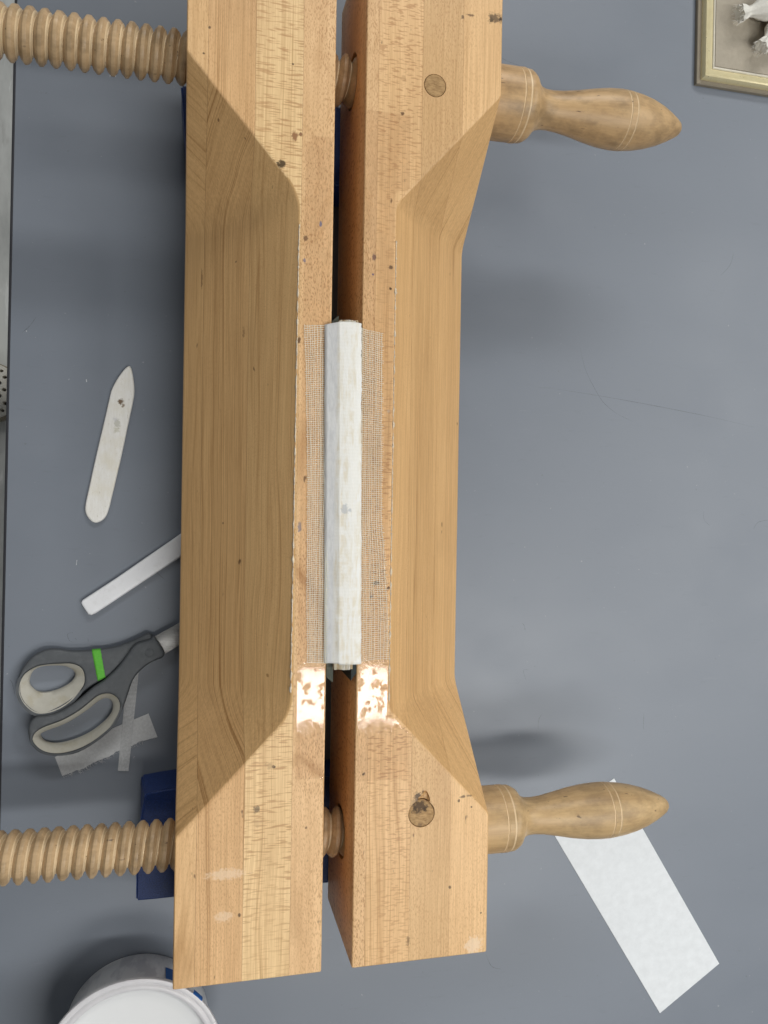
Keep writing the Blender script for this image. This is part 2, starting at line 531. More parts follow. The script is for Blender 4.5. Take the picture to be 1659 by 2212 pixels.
DK = (0.05, 0.028, 0.014)
spots_R = [(-0.0380, 0.3761, ZT, 0.0048, (0.12, 0.075, 0.04), 0.85, (0.8, 1)), (-0.0334, 0.3761, ZT, 0.0018, DK, 0.95), (-0.0411, 0.3741, ZT, 0.0022, (0.10, 0.065, 0.03), 0.8), (-0.0642, 0.3727, ZT, 0.0018, (0.14, 0.085, 0.045), 0.8), (-0.0575, 0.3753, ZT, 0.0017, (0.16, 0.09, 0.045), 0.8, (0.5, 1.5)), (-0.1101, 0.2938, ZT, 0.0017, (0.14, 0.07, 0.03), 0.9), (-0.0567, -0.2239, ZT, 0.0013, DK, 0.75), (-0.0535, -0.2210, ZT, 0.0017, DK, 0.75, (0.6, 1.2)), (-0.0478, -0.2206, ZT, 0.0017, DK, 0.6, (0.5, 1.6)), (-0.0432, -0.2235, ZT, 0.0011, DK, 0.6), (-0.0462, -0.2294, ZT, 0.0007, DK, 0.9), (-0.0372, -0.3120, ZT, 0.0009, DK, 0.9), (-0.1316, -0.1986, ZT, 0.0013, DK, 0.85), (-0.0625, -0.2897, ZT, 0.0013, (0.12, 0.07, 0.03), 0.8), (-0.0951, -0.3274, ZT, 0.0030, (0.25, 0.14, 0.06), 0.7, (1.6, 0.7)), (-0.0426, -0.3366, ZT, 0.0077, (0.86, 0.68, 0.50), 0.6), (-0.1299, 0.1852, ZT, 0.0017, (0.14, 0.07, 0.08), 0.75, (1, 0.5)), (-0.1308, 0.1723, ZT, 0.0011, (0.07, 0.07, 0.20), 0.85), (-0.1171, 0.1788, ZT, 0.0018, (0.10, 0.06, 0.04), 0.8), (-0.1171, 0.1627, ZT, 0.0011, DK, 0.9), (-0.0888, -0.2195, ZT, 0.0044, (0.06, 0.038, 0.022), 0.9, (1.1, 0.9)), (-0.0903, -0.2239, ZT, 0.0055, (0.30, 0.19, 0.10), 0.45), (-0.0848, -0.2160, ZT, 0.0022, DK, 0.8), (-0.1246, -0.0569, ZT, 0.0022, (0.06, 0.045, 0.04), 0.8, (0.6, 1.2)), (-0.1283, -0.0669, ZT, 0.0015, (0.06, 0.06, 0.12), 0.8), (-0.1150, -0.0604, ZT, 0.0015, (0.10, 0.05, 0.03), 0.9), (-0.1171, 0.0714, ZT, 0.0015, (0.5,0.45,0.4), 0.5), (-0.0898, 0.3188, ZT, 0.0074, (0.55, 0.33, 0.17), 0.35, (2, 0.8)), (-0.1096, 0.3198, ZT, 0.0026, (0.48, 0.27, 0.12), 0.5)]
spots_L = [(-0.1994, 0.2460, ZT, 0.0037, (0.07, 0.045, 0.02), 0.92, (1, 1.1)), (-0.1904, 0.2670, ZT, 0.0030, (0.27, 0.11, 0.045), 0.85, (1, 0.8)), (-0.1860, 0.2688, ZT, 0.0015, (0.22, 0.09, 0.04), 0.85), (-0.1923, 0.3185, ZT, 0.0009, DK, 0.9), (-0.2515, 0.3357, ZT, 0.0011, DK, 0.75), (-0.2552, 0.3170, ZT, 0.0009, DK, 0.8), (-0.1703, 0.2056, ZT, 0.0020, (0.12, 0.16, 0.30), 0.8, (2, 0.7)), (-0.1817, 0.1778, ZT, 0.0017, (0.14, 0.16, 0.28), 0.7, (1.6, 0.7)), (-0.1813, 0.1942, ZT, 0.0022, (0.14, 0.07, 0.04), 0.75), (-0.1849, 0.1203, ZT, 0.0022, (0.12, 0.06, 0.03), 0.85, (1.5, 0.7)), (-0.1822, -0.0155, ZT, 0.0026, (0.20, 0.20, 0.26), 0.7, (1.6, 0.6)), (-0.1984, -0.1892, ZT, 0.0013, DK, 0.85), (-0.2016, -0.1883, ZT, 0.0033, (0.45, 0.28, 0.14), 0.5), (-0.2102, -0.2195, ZT, 0.0028, (0.14, 0.10, 0.06), 0.75), (-0.2211, -0.2950, ZT, 0.0015, DK, 0.8, (1.3, 0.8)), (-0.1741, -0.2356, ZT, 0.0011, (0.16, 0.08, 0.03), 0.8), (-0.2311, -0.2644, ZT, 0.0111, (0.90, 0.70, 0.50), 0.5, (0.7, 2.5)), (-0.2324, -0.2950, ZT, 0.0063, (0.90, 0.70, 0.50), 0.45, (0.8, 1.5)), (-0.2091, -0.2291, ZT, 0.0037, (0.5, 0.32, 0.16), 0.35), (-0.2325, 0.3016, 0.1088, 0.0012, DK, 0.85), (-0.2548, 0.3092, 0.0849, 0.0028, (0.28, 0.12, 0.05), 0.7, (0.5, 1.5)), (-0.2628, -0.2377, 0.0763, 0.0010, DK, 0.9), (-0.2350, -0.0145, 0.1063, 0.0010, DK, 0.5), (-0.2221, 0.1311, 0.1201, 0.0014, (0.2,0.1,0.04), 0.5, (1, 0.3)), (-0.2535, 0.1783, 0.0862, 0.0024, (0.22, 0.11, 0.04), 0.7, (3, 0.25)), (-0.2022, -0.1267, 0.1415, 0.0016, (0.30, 0.15, 0.05), 0.7), (-0.2283, 0.1866, 0.1133, 0.0010, DK, 0.6)]

def planks(solid, cuts, mats, parent, bores, label):
    lo, hi = min(cuts), max(cuts)
    cuts = sorted(cuts)
    for i in range(len(cuts) - 1):
        a, b = cuts[i], cuts[i + 1]
        a2 = a - 0.01 if i == 0 else a + 0.00006
        b2 = b + 0.01 if i == len(cuts) - 2 else b - 0.00006
        t = tmp_obj(box_bm(a2, b2, -1, 1, 0, .4))
        me = boolean(solid, [(t, 'INTERSECT')] + [(q, 'DIFFERENCE') for q in bores])
        kw = mats[i]
        nm, ar = kw[0], kw[1:]
        pair = [wood(nm, *ar[0], **ar[1]), wood(nm + '_slope_tone', *ar[0], slope_tone=True, **ar[1])]
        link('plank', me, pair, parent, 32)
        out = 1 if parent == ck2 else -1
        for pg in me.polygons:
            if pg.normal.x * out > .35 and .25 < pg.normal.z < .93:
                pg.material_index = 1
        kill(t)

ck2 = None
ck = empty('cheek', ((X1 + X2) / 2, .04, ZB), press)
ck['label'] = 'left cheek of laminated maple planks'
sol = cheek_solid(X2, X1, 0.0125)
A_ = math.radians
planks(sol, [X1, -0.2520, -0.2188, -0.1848, X2],
       [('maple_a', (A_(62), 1.3, (0.88, 0.576, 0.295), WD, 80, .50, .30), dict(spots=spots_L, curve=1.2)),
        ('maple_b', (A_(86), 2.1, (0.85, 0.540, 0.272), (0.44, 0.235, 0.09), 85, .62, .45), dict(spots=spots_L, curve=4.5, wav=.06)),
        ('maple_c', (A_(2), 3.7, (0.95, 0.680, 0.362), WD, 120, .60, .66), dict(spots=spots_L, fy=850, fx=75)),
        ('maple_d', (A_(84), 4.9, (0.87, 0.575, 0.305), (0.48, 0.25, 0.095), 130, .50, .75), dict(spots=spots_L))], ck, [], '')
kill(sol)
ck2 = empty('cheek', ((X3 + X4) / 2, .04, ZB), press)
ck2['label'] = 'right cheek of laminated maple planks with two dowel plugs'
sol = cheek_solid(X3, X4, 0.0055)
bores = [tmp_obj(cyl_bm((-.10, y, ZS), 0.0212, 'X', 0.3)) for y in YSC]
PL = ((-0.0851, 0.3181, .00830), (-0.0862, -0.2316, .0100))
for x, y, r in PL:
    bores.append(tmp_obj(cyl_bm((x, y, ZT), r + .0004, 'Z', 0.024, 40)))
# broken-out chip beside the lower dowel
bm = bmesh.new()
bmesh.ops.create_icosphere(bm, subdivisions=3, radius=1)
for v in bm.verts:
    v.co *= 1 + .45 * mn.noise(v.co * 1.7)
bmesh.ops.scale(bm, vec=(.0052, .0062, .0042), verts=bm.verts)
bmesh.ops.translate(bm, vec=(-.0838, -.2215, ZT), verts=bm.verts)
bores.append(tmp_obj(bm))
planks(sol, [X3, -0.1288, -0.0948, -0.0632, X4],
       [('maple_e', (A_(84), 5.2, (0.87, 0.575, 0.305), (0.48, 0.255, 0.095), 130, .50, .75), dict(spots=spots_R)),
        ('maple_f', (A_(6), 6.6, (0.88, 0.578, 0.296), (0.52, 0.285, 0.115), 120, .60, .66), dict(spots=spots_R, fy=800, fx=90)),
        ('maple_g', (A_(74), 7.4, (0.76, 0.497, 0.250), (0.45, 0.245, 0.095), 90, .55, .55), dict(spots=spots_R, curve=1.0)),
        ('maple_h', (A_(64), 8.8, (0.88, 0.578, 0.296), (0.48, 0.265, 0.105), 80, .55, .35), dict(spots=spots_R, curve=1.5))], ck2, bores, '')
kill(sol, *bores)

# dowel plugs
s = NT('dowel_end_grain')
n = s.noise(s.mapping(scale=(260, 700, 260), rot=(0, 0, .3)), 1, 3, .6)
c = s.mix(s.rng(n, .3, .7), (0.52, 0.33, 0.15), (0.28, 0.16, 0.065))
c = s.spots(c, [(-.0872, -.2262, ZT, .0062, (.085, .052, .03), .9, (.8, 1.1)), (-.0835, -.2290, ZT, .0022, DK, .9), (-.0915, -.2290, ZT, .0030, DK, .6), (-.0878, -.2405, ZT, .0020, (.12, .07, .04), .6)])
s.color(c); s.rough(.6, .3); s.bump(n, .3, .0006)
M_DOWEL = s.m
for i, (x, y, r) in enumerate(PL):
    bm = cyl_bm((x, y, ZT - .0061), r, 'Z', .0118, 40)
    if i:
        for v in bm.verts:
            if v.co.z > ZT - .003:
                t = max(0, (v.co.y - y) / r)
                v.co.z -= .0022 * t
    else:
        for v in bm.verts:
            if v.co.z > ZT - .003:
                v.co.z += .0003
    bmesh.ops.bevel(bm, geom=[e for e in bm.edges if all(v.co.z > ZT - .005 for v in e.verts)], offset=.0003, segments=1, affect='EDGES')
    obj('dowel_plug', bm, M_DOWEL, ck2, 40)

# screws with cut threads, and the turned handles
def screw_mesh(y0, xa, xb, pitch, R, r, phase, seed):
    M = 56
    turns = int((xb - xa) / pitch)
    #      dx/pitch   radius
    prof = [(0.00, r), (0.05, r), (0.16, r + .0030), (0.29, R - .0011), (0.37, R - .0001), (0.50, R + .0001), (0.63, R - .0001), (0.71, R - .0011),
            (0.84, r + .0030), (0.95, r), (1.00, r)]
    V, F = [], []
    n = len(prof)
    for k in range(turns * M + 1):
        th = -2 * PI * k / M + phase
        x0 = xa + pitch * k / M
        nick = 0
        for j, (dx, rr) in enumerate(prof):
            q = (k * .06, j * .4, seed)
            rr2 = rr + .00034 * mn.noise(q) * (1 if 2 < j < 8 else .4)
            ch = mn.noise((k * .11, seed * 3, 5))
            if 3 <= j <= 7 and ch > .50:
                rr2 -= .0012 * min(1, (ch - .50) * 6)
            V.append((x0 + dx * pitch, y0 + rr2 * math.cos(th), ZS + rr2 * math.sin(th)))
        if k:
            a = (k - 1) * n; b = k * n
            for j in range(n - 1):
                F.append((a + j, a + j + 1, b + j + 1, b + j))
    return V, F

def lathe(prof, y0, seg=56, xo=0):
    V, F = [], []
    for (x, r) in prof:
        for k in range(seg):
            a = 2 * PI * k / seg
            V.append((x, y0 + r * math.cos(a), ZS + r * math.sin(a)))
    for i in range(len(prof) - 1):
        for k in range(seg):
            F.append((i * seg + k, i * seg + (k + 1) % seg, (i + 1) * seg + (k + 1) % seg, (i + 1) * seg + k))
    V += [(prof[0][0], y0, ZS), (prof[-1][0], y0, ZS)]
    for k in range(seg):
        F.append((len(V) - 2, (k + 1) % seg, k))
        F.append((len(V) - 1, (len(prof) - 1) * seg + k, (len(prof) - 1) * seg + (k + 1) % seg))
    return V, F

hp_top = [(-.0312, .0296), (-.0295, .0302), (-.010, .0304), (-.0012, .0304), (-.0006, .0298), (.0000, .0298), (.0006, .0305), (.0040, .0306), (.0046, .0298), (.0052, .0298),
          (.0058, .0300), (.0095, .0297), (.0118, .0285), (.0140, .0255), (.0175, .0205), (.0215, .0172), (.0262, .0158), (.0330, .0155), (.0430, .0163),
          (.0560, .0184), (.0700, .0213), (.0840, .0236), (.0950, .0244), (.0975, .02435), (.0980, .0238), (.0985, .0238), (.0990, .0243), (.1035, .0241), (.1040, .0235), (.1045, .0235), (.1050, .0239),
          (.1150, .0226), (.1260, .0202), (.1370, .0165), (.1460, .0124), (.1530, .0086), (.1570, .0060), (.1588, .0036), (.1594, .0010)]
hp_bot = [(-.0312, .0283), (-.0295, .0288), (-.010, .0290), (-.0040, .0290), (-.0034, .0284), (-.0028, .0284), (-.0022, .0291), (.0022, .0291), (.0028, .0283), (.0034, .0283),
          (.0040, .0286), (.0075, .0284), (.0098, .0272), (.0125, .0238), (.0155, .0195), (.0185, .0167), (.0225, .0153), (.0290, .0150), (.0380, .0158),
          (.0500, .0180), (.0640, .0208), (.0780, .0227), (.0890, .0234), (.0945, .0234), (.0950, .0228), (.0955, .0228), (.0960, .0234), (.1005, .0232), (.1010, .0226), (.1015, .0226), (.1020, .0230),
          (.1120, .0219), (.1230, .0198), (.1340, .0167), (.1440, .0128), (.1515, .0092), (.1560, .0066), (.1585, .0040), (.1593, .0010)]
hp_top = [(x, r * (.955 if x < .013 else 1)) for x, r in hp_top]
hp_bot = [(x, r * (.935 if x < .011 else 1)) for x, r in hp_bot]
for i, y0 in enumerate(YSC):
    mt = turned_wood('turned_thread_%d' % i, 1.7 + i * 3, (0.61, 0.435, 0.255), (0.38, 0.25, 0.13), .5)
    V, F = screw_mesh(y0, -0.474, -0.0600, 0.0101, 0.0192, 0.0138, .9 + 2.1 * i, i * 7.7)
    so = pydata('screw', V, F, mt, press, 24, recalc=False)
    mp = turned_wood('pale_groove_%d' % i, 2.2 + i, (0.90, 0.74, 0.50), (0.72, 0.54, 0.32), .15)
    so.data.materials.append(mp)
    for q, pg in enumerate(so.data.polygons):
        if q % 10 in (8, 9):
            pg.material_index = 1
    so['label'] = ['threaded wooden screw at the top of the photo', 'threaded wooden screw at the bottom of the photo'][i]
    mh = turned_wood('turned_handle_%d' % i, 5.1 + i * 2.3, (0.62, 0.42, 0.22) if i == 0 else (0.64, 0.455, 0.24), (0.38, 0.23, 0.105), .5 if i == 0 else .4)
    V, F = lathe(hp_top if i == 0 else hp_bot, y0)
    ho = pydata('handle', V, F, mh, so, 35)
    ho.data.materials.append(turned_wood('pale_turned_ring_%d' % i, 3.3, (0.84, 0.66, 0.42), (0.66, 0.48, 0.28), .1))
    hp = hp_top if i == 0 else hp_bot
    for q in range(1, len(hp) - 2):
        if abs(hp[q][1] - hp[q + 1][1]) < 1e-6 and hp[q - 1][1] > hp[q][1] and hp[q + 2][1] > hp[q][1]:
            for k in range(56):
                ho.data.polygons[q * 56 + k].material_index = 1
                ho.data.polygons[(q + 1) * 56 + k].material_index = 1

# clear tape on the narrow top lands
s = NT('clear_tape')
gl = s.n('ShaderNodeBsdfGlossy'); gl.inputs['Roughness'].default_value = 0.05
tr = s.n('ShaderNodeBsdfTransparent'); tr.inputs['Color'].default_value = (0.95, 0.93, 0.92, 1)
fr = s.n('ShaderNodeFresnel'); fr.inputs['IOR'].default_value = 1.5
mx = s.n('ShaderNodeMixShader')
stuck = s.noise(s.mapping(scale=(1, .8, 1), loc=(.02, .013, 0)), 115, 5, .62)
fine = s.noise(s.mapping(scale=(1, .3, 1)), 900, 2, .6)
hh = s.math('ADD', s.math('MULTIPLY', s.rng(stuck, .45, .65), .9), s.math('MULTIPLY', fine, .12))
bp = s.n('ShaderNodeBump'); bp.inputs['Strength'].default_value = .022; bp.inputs['Distance'].default_value = .0005
s.l(hh, bp.inputs['Height']); s.l(bp.outputs['Normal'], gl.inputs['Normal'])
geo = s.n('ShaderNodeNewGeometry')
ff = s.math('MULTIPLY', fr.outputs[0], s.math('SUBTRACT', 1.0, geo.outputs['Backfacing']))
s.l(s.math('MULTIPLY', ff, s.rng(stuck, .57, .52, .04, 1.15)), mx.inputs[0])
s.l(tr.outputs[0], mx.inputs[1]); s.l(gl.outputs[0], mx.inputs[2]); s.l(mx.outputs[0], s.out.inputs['Surface'])
M_TAPE = s.m

def tape(rows, inner_x, sgn, down):
    """rows: (y, outer x). A thin film on the land that turns down over the inner edge."""
    V, F = [], []
    nx = 14
    for (y, xo, x_in) in rows:
        for k in range(nx + 1):
            t = k / nx
            x = xo + (x_in - xo) * t
            e = max(0, 1 - min(abs(y - rows[0][0]), abs(y - rows[-1][0])) / .010)
            z = ZT + .00025 + .00003 * (1 + mn.noise((x * 120, y * 60, 3))) + e * .00012 * (1 + mn.noise((x * 170, y * 240, 8)))
            V.append((x, y, z))
    n = nx + 1
    for i in range(len(rows) - 1):
        for k in range(n - 1):
            F.append((i * n + k, i * n + k + 1, (i + 1) * n + k + 1, (i + 1) * n + k))
    return V, F

def up_sheet(o):
    me = o.data
    if sum(p.normal.z * p.area for p in me.polygons) < 0:
        me.flip_normals()
    return o

def frange(a, b, n):
    return [a + (b - a) * i / (n - 1) for i in range(n)]
rows = []
for y in frange(-.1996, .2690, 300):
    rows.append((y, -.1822 + .0006 * (y < .23) * 0 + (.003 if y > .264 else 0), X2 - .0013))
V, F = tape(rows, X2, 1, .012)
up_sheet(pydata('clear_tape', V, F, M_TAPE, press, 60, recalc=False))
rows = []
for y in frange(-.2040, .2930, 310):
    if y < -.158:
        xo = min(-.0975, -.1125 + (-.1545 - y) * 1.0)
    elif y > .236:
        xo = min(-.1035, -.1133 + (y - .228) * .9)
    else:
        xo = -.1146
    rows.append((y, xo, X3 + .0013))
V, F = tape(rows, X3, -1, .030)
up_sheet(pydata('clear_tape', V, F, M_TAPE, press, 60, recalc=False))

# crusty glue line left along the edges of the cut
M_GLUE = plain('dried_glue', (0.80, 0.68, 0.52), .6, .4, .25, 600, .5, dirt=((.30, .20, .12), 350, .7))
def bead(pts, seed):
    V, F = [], []
    P = []
    for i in range(len(pts) - 1):
        a, b = Vector(pts[i]), Vector(pts[i + 1])
        n = max(2, int((b - a).length / .0012))
        P += [a.lerp(b, k / n) for k in range(n)]
    for i, q in enumerate(P):
        w = max(.0001, .00075 * (.75 + 1.6 * mn.noise((i * .23, seed, 0)) + .8 * mn.noise((i * .9, seed, 4))))
        h = max(.0001, w * .55)
        off = .0004 * mn.noise((i * .3, seed, 9))
        V += [(q.x - w + off, q.y, ZT - .0008), (q.x - w * .4 + off, q.y, ZT + h), (q.x + w * .5 + off, q.y, ZT + h * .8), (q.x + w + off, q.y, ZT - .0008)]
    for i in range(len(P) - 1):
        for k in range(3):
            F.append((4 * i + k, 4 * i + k + 1, 4 * i + 5 + k, 4 * i + 4 + k))
    return V, F
XL, XR = X2 - .0250, X3 + .0250
V, F = bead([(XL - .0008, -.136), (XL, .19), (XL + .0002, .205)], 1.0)
pydata('glue_residue', V, F, M_GLUE, press, 60)
V, F = bead([(XR + .0002, -.145), (XR, .05), (XR, .20)], 5.0)
pydata('glue_residue', V, F, M_GLUE, press, 60)

# ------------------------------------------------------------------ the book held in the press
book = empty('book', (-.1497, .009, .075))
tag(book, 'uncovered book gripped spine up between the cheeks, white paper and gauze over its spine', 'book')
YB0, YB1 = -.1185, .1355
M_BOARD = plain('dark_board', (0.095, 0.105, 0.085), .75, .3, .2, 300, .3, dirt=((.26, .25, .21), 160, .7))
M_BOARD2 = plain('black_board', (0.035, 0.045, 0.045), .7, .3, .2, 300, .3)
def board(xa, xb, ya, yb, zt, cut_s, cut_n, mat):
    # outline seen from above with the back corners cut off
    c = .0030
    pts = [(xa, ya + (cut_s if cut_s > 0 else 0)), (xb, ya + (-cut_s if cut_s < 0 else 0)), (xb, yb - (-cut_n if cut_n < 0 else 0)), (xa, yb - (cut_n if cut_n > 0 else 0))]
    bm = bmesh.new()
    top = [bm.verts.new((x, y, zt)) for x, y in pts]
    bot = [bm.verts.new((x, y, .078)) for x, y in pts]
    bm.faces.new(top); bm.faces.new(bot[::-1])
    for i in range(4):
        bm.faces.new((top[i], top[(i + 1) % 4], bot[(i + 1) % 4], bot[i]))
    bmesh.ops.recalc_face_normals(bm, faces=bm.faces)
    bmesh.ops.bevel(bm, geom=list(bm.edges), offset=.0003, segments=1, affect='EDGES')
    return obj('board', bm, mat, book, 40)
board(-.1608, -.1556, -.1300, .1405, ZT - .0015, .0040, .0050, M_BOARD)
board(-.1427, -.1385, -.1290, .1335, ZT + .0010, -.0060, .0, M_BOARD2)
NS = 7
xa, xb = -.1560, -.1423
M_SEC = [paper('section_cream', (0.78, 0.71, 0.56), 0, .12, 300, .3), paper('section_pale', (0.82, 0.78, 0.70), 0, .12, 300, .3), paper('section_tan', (0.66, 0.52, 0.33), 0, .15, 300, .3)]
for i in range(NS):
    a = xa + (xb - xa) * i / NS; b = xa + (xb - xa) * (i + 1) / NS - .00008
    arch = .0012 * (1 - ((i + .5) / NS * 2 - 1) ** 2)
    zt = ZT + .0058 + arch
    bm = box_bm(a, b, YB0 - .0010 + .0008 * random.random(), YB1 + .0008 * random.random(), .080, zt, 0)
    te = [e for e in bm.edges if all(v.co.z > zt - 1e-5 for v in e.verts) and abs(e.verts[0].co.x - e.verts[1].co.x) < 1e-6]
    bmesh.ops.bevel(bm, geom=te, offset=(b - a) * .42, segments=4, affect='EDGES')
    obj('section', bm, M_SEC[(2 if i in (1, 6) else (1 if i % 2 else 0))], book, 40)

# white lining paper over the spine, its left edge standing free as a flap
s = NT('spine_paper')
pos = s.mapping()
m1 = s.noise(s.mapping(scale=(1, .25, 1)), 420, 4, .65)
m2 = s.noise(s.mapping(), 90, 4, .6)
m3 = s.noise(s.mapping(scale=(1, .12, 1), loc=(1, 0, 0)), 260, 3, .6)
wv = s.n('ShaderNodeTexWave', bands_direction='Y'); wv.inputs['Scale'].default_value = 125; wv.inputs['Distortion'].default_value = 2.5
wv.inputs['Detail Scale'].default_value = 2
s.l(pos, wv.inputs['Vector'])
sx = s.n('ShaderNodeSeparateXYZ'); s.l(s.tc.outputs['Object'], sx.inputs[0])
on = s.rng(sx.outputs['X'], -.1585, -.1565, 0, 1)
c = s.mix(s.rng(m1, .35, .68), (0.74, 0.745, 0.75), (0.87, 0.87, 0.87))
glue = s.math('MULTIPLY', s.math('MULTIPLY', s.rng(m3, .44, .60), s.rng(m2, .36, .6)), on)
c = s.mix(s.math('MULTIPLY', on, .75), c, (0.90, 0.885, 0.825))
c = s.mix(s.math('MULTIPLY', glue, .95), c, (0.74, 0.66, 0.50))
c = s.mix(s.math('MULTIPLY', s.math('MULTIPLY', wv.outputs['Fac'], on), .05), c, (0.62, 0.57, 0.45))
c = s.mix(s.math('MULTIPLY', s.rng(m2, .52, .66), .6), c, (0.88, 0.88, 0.87))
c = s.spots(c, [(-.1505, -.0020, ZT + .008, .0034, (.42, .45, .50), .55, (1, .8)), (-.1470, -.0025, ZT + .008, .0016, (.40, .43, .48), .5)])
s.color(c); s.rough(.8, .25)
s.bump(s.math('ADD', m1, s.math('MULTIPLY', s.math('MULTIPLY', wv.outputs['Fac'], on), .10)), .40, .0006)
M_LIN = s.m
V, F = [], []
cs = [(-.1678, .0022), (-.1655, .0034), (-.1632, .0047), (-.1608, .0060), (-.1590, .0070), (-.1582, .0075), (-.1576, .0078), (-.1550, .0081), (-.1525, .0083), (-.1500, .0084),
      (-.1475, .0083), (-.1450, .0081), (-.1432, .0078), (-.1418, .0073), (-.1410, .0066)]
NY = 160
for j in range(NY + 1):
    t = j / NY
    y = -.1145 + (.1322 + .1145) * t
    sh = .0036 * (1 - t) ** 1.0            # the strip runs a touch off square
    for i, (x, dz) in enumerate(cs):
        xx = x + sh + .0012
        zz = dz + .00022 * mn.noise((x * 300, y * 55, 2)) + (.0005 * mn.noise((y * 28, 5, 1)) if i < 4 else 0)
        yy = y - (.0010 * (i > 4)) * (1 - t) * 0 + (.0016 * (1 - ((i - 9) / 9) ** 2)) * (t ** 30) * 1.2 - (.0008 * (i > 5)) * ((1 - t) ** 30)
        if i == len(cs) - 1:
            xx += .0007 * mn.noise((y * 60, 3, 1)) + .0008 * mn.noise((y * 900, 3, 4))
        V.append((xx, yy, ZT + zz))
n = len(cs)
for j in range(NY):
    for i in range(n - 1):
        F.append((j * n + i, j * n + i + 1, (j + 1) * n + i + 1, (j + 1) * n + i))
lin = pydata('spine_lining', V, F, M_LIN, book, 16)
sm = lin.modifiers.new('thickness', 'SOLIDIFY'); sm.thickness = .00018; sm.offset = -1

# open-weave gauze: every thread is real
M_MULL = plain('gauze_thread', (0.93, 0.88, 0.74), .8, .2, .12, 700)
V, F = [], []
def thread(pts, w):
    n0 = len(V)
    for i, q in enumerate(pts):
        a = Vector(pts[max(i - 1, 0)]); b = Vector(pts[min(i + 1, len(pts) - 1)])
        d = (b - a)
        d = Vector((d.x, d.y, 0)).normalized() if d.length > 0 else Vector((1, 0, 0))
        nr = Vector((-d.y, d.x, 0))
        q = Vector(q)
        for u, h in ((-w, 0), (0, w * .8), (w, 0), (0, -w * .5)):
            V.append((q.x + nr.x * u, q.y + nr.y * u, q.z + h))
    for i in range(len(pts) - 1):
        for k in range(4):
            F.append((n0 + 4 * i + k, n0 + 4 * i + (k + 1) % 4, n0 + 4 * i + 4 + (k + 1) % 4, n0 + 4 * i + 4 + k))
def interp(x, tab):
    for i in range(len(tab) - 1):
        if x <= tab[i + 1][0]:
            t = (x - tab[i][0]) / (tab[i + 1][0] - tab[i][0])
            return tab[i][1] + (tab[i + 1][1] - tab[i][1]) * t
    return tab[-1][1]
YM0, YM1 = -.1140, .1310
def mull_left(y):
    return interp(y, [(-.12, -.1752), (-.06, -.1765), (.02, -.1772), (.08, -.1790), (.14, -.1818)])
def mull_right(y):
    return interp(y, [(-.12, -.1142), (-.08, -.1146), (-.055, -.1165), (-.03, -.1182), (-.012, -.1205), (.02, -.1212), (.09, -.1222), (.14, -.1226)])
def mull_z(x, y, side):
    lift = .0005 * mn.noise((x * 60, y * 40, 7))
    if side < 0:
        t = max(0, min(1, (x + .1700) / .0090))
        return ZT + .0009 + .0028 * t ** 1.6 + lift * (1 - t * .6)
    t = max(0, min(1, (-.1335 - x) / .0075))
    return ZT + .0009 + .0050 * t ** 1.5 + lift * (1 - t * .5)
NR = 158
for r in range(NR):
    t = r / (NR - 1)
    y0 = YM0 + (YM1 - YM0) * t
    ph = random.random() * 9
    for side in (-1, 1):
        xa_, xb_ = (mull_left(y0) + random.uniform(-.0008, .0006), -.1606) if side < 0 else (-.1420, mull_right(y0) + random.uniform(-.0006, .0010))
        k = 12
        pts = []
        for i in range(k + 1):
            x = xa_ + (xb_ - xa_) * i / k
            dy = .00045 * mn.noise((x * 220, y0 * 45, 3)) + .0018 * mn.noise((x * 50, y0 * 14, 6)) + .00012 * math.sin(i * 2.1 + ph)
            if side > 0:
                dy -= .0024 * ((x + .1420) / .028) * (.3 + .7 * t) - .0016 * ((x + .1420) / .028) * max(0, 1 - t * 3)
            yy = y0 + dy
            pts.append((x, yy, mull_z(x, yy, side) + .0001 * math.sin(i * 3.1 + r * PI)))
        thread(pts, random.uniform(.00013, .00018))
for side, ncol in ((-1, 11), (1, 12)):
    for cix in range(ncol):
        f = (cix + .3 + random.uniform(-.2, .2)) / ncol
        pts = []
        K = 90
        for j in range(K + 1):
            y = YM0 - .0008 + (YM1 - YM0 + .0014) * j / K
            if side < 0:
                x = mull_left(y) + (-.1612 - mull_left(y)) * f
            else:
                x = -.1412 + (mull_right(y) + .1412) * f
            x += .00055 * mn.noise((cix * 1.3, y * 36, side)) + .00018 * mn.noise((cix * 3.3, y * 200, side))
            yy = y
            if side > 0:
                yy += -.0024 * f * (.3 + .7 * j / K) + .0016 * f * max(0, 1 - 3 * j / K)
            pts.append((x, yy, mull_z(x, yy, side) + .00012 * math.sin(j * PI * .5 + cix * PI)))
        thread(pts, random.uniform(.00013, .00018))
mull = pydata('gauze', V, F, M_MULL, book, 60)
mull['kind'] = 'stuff'

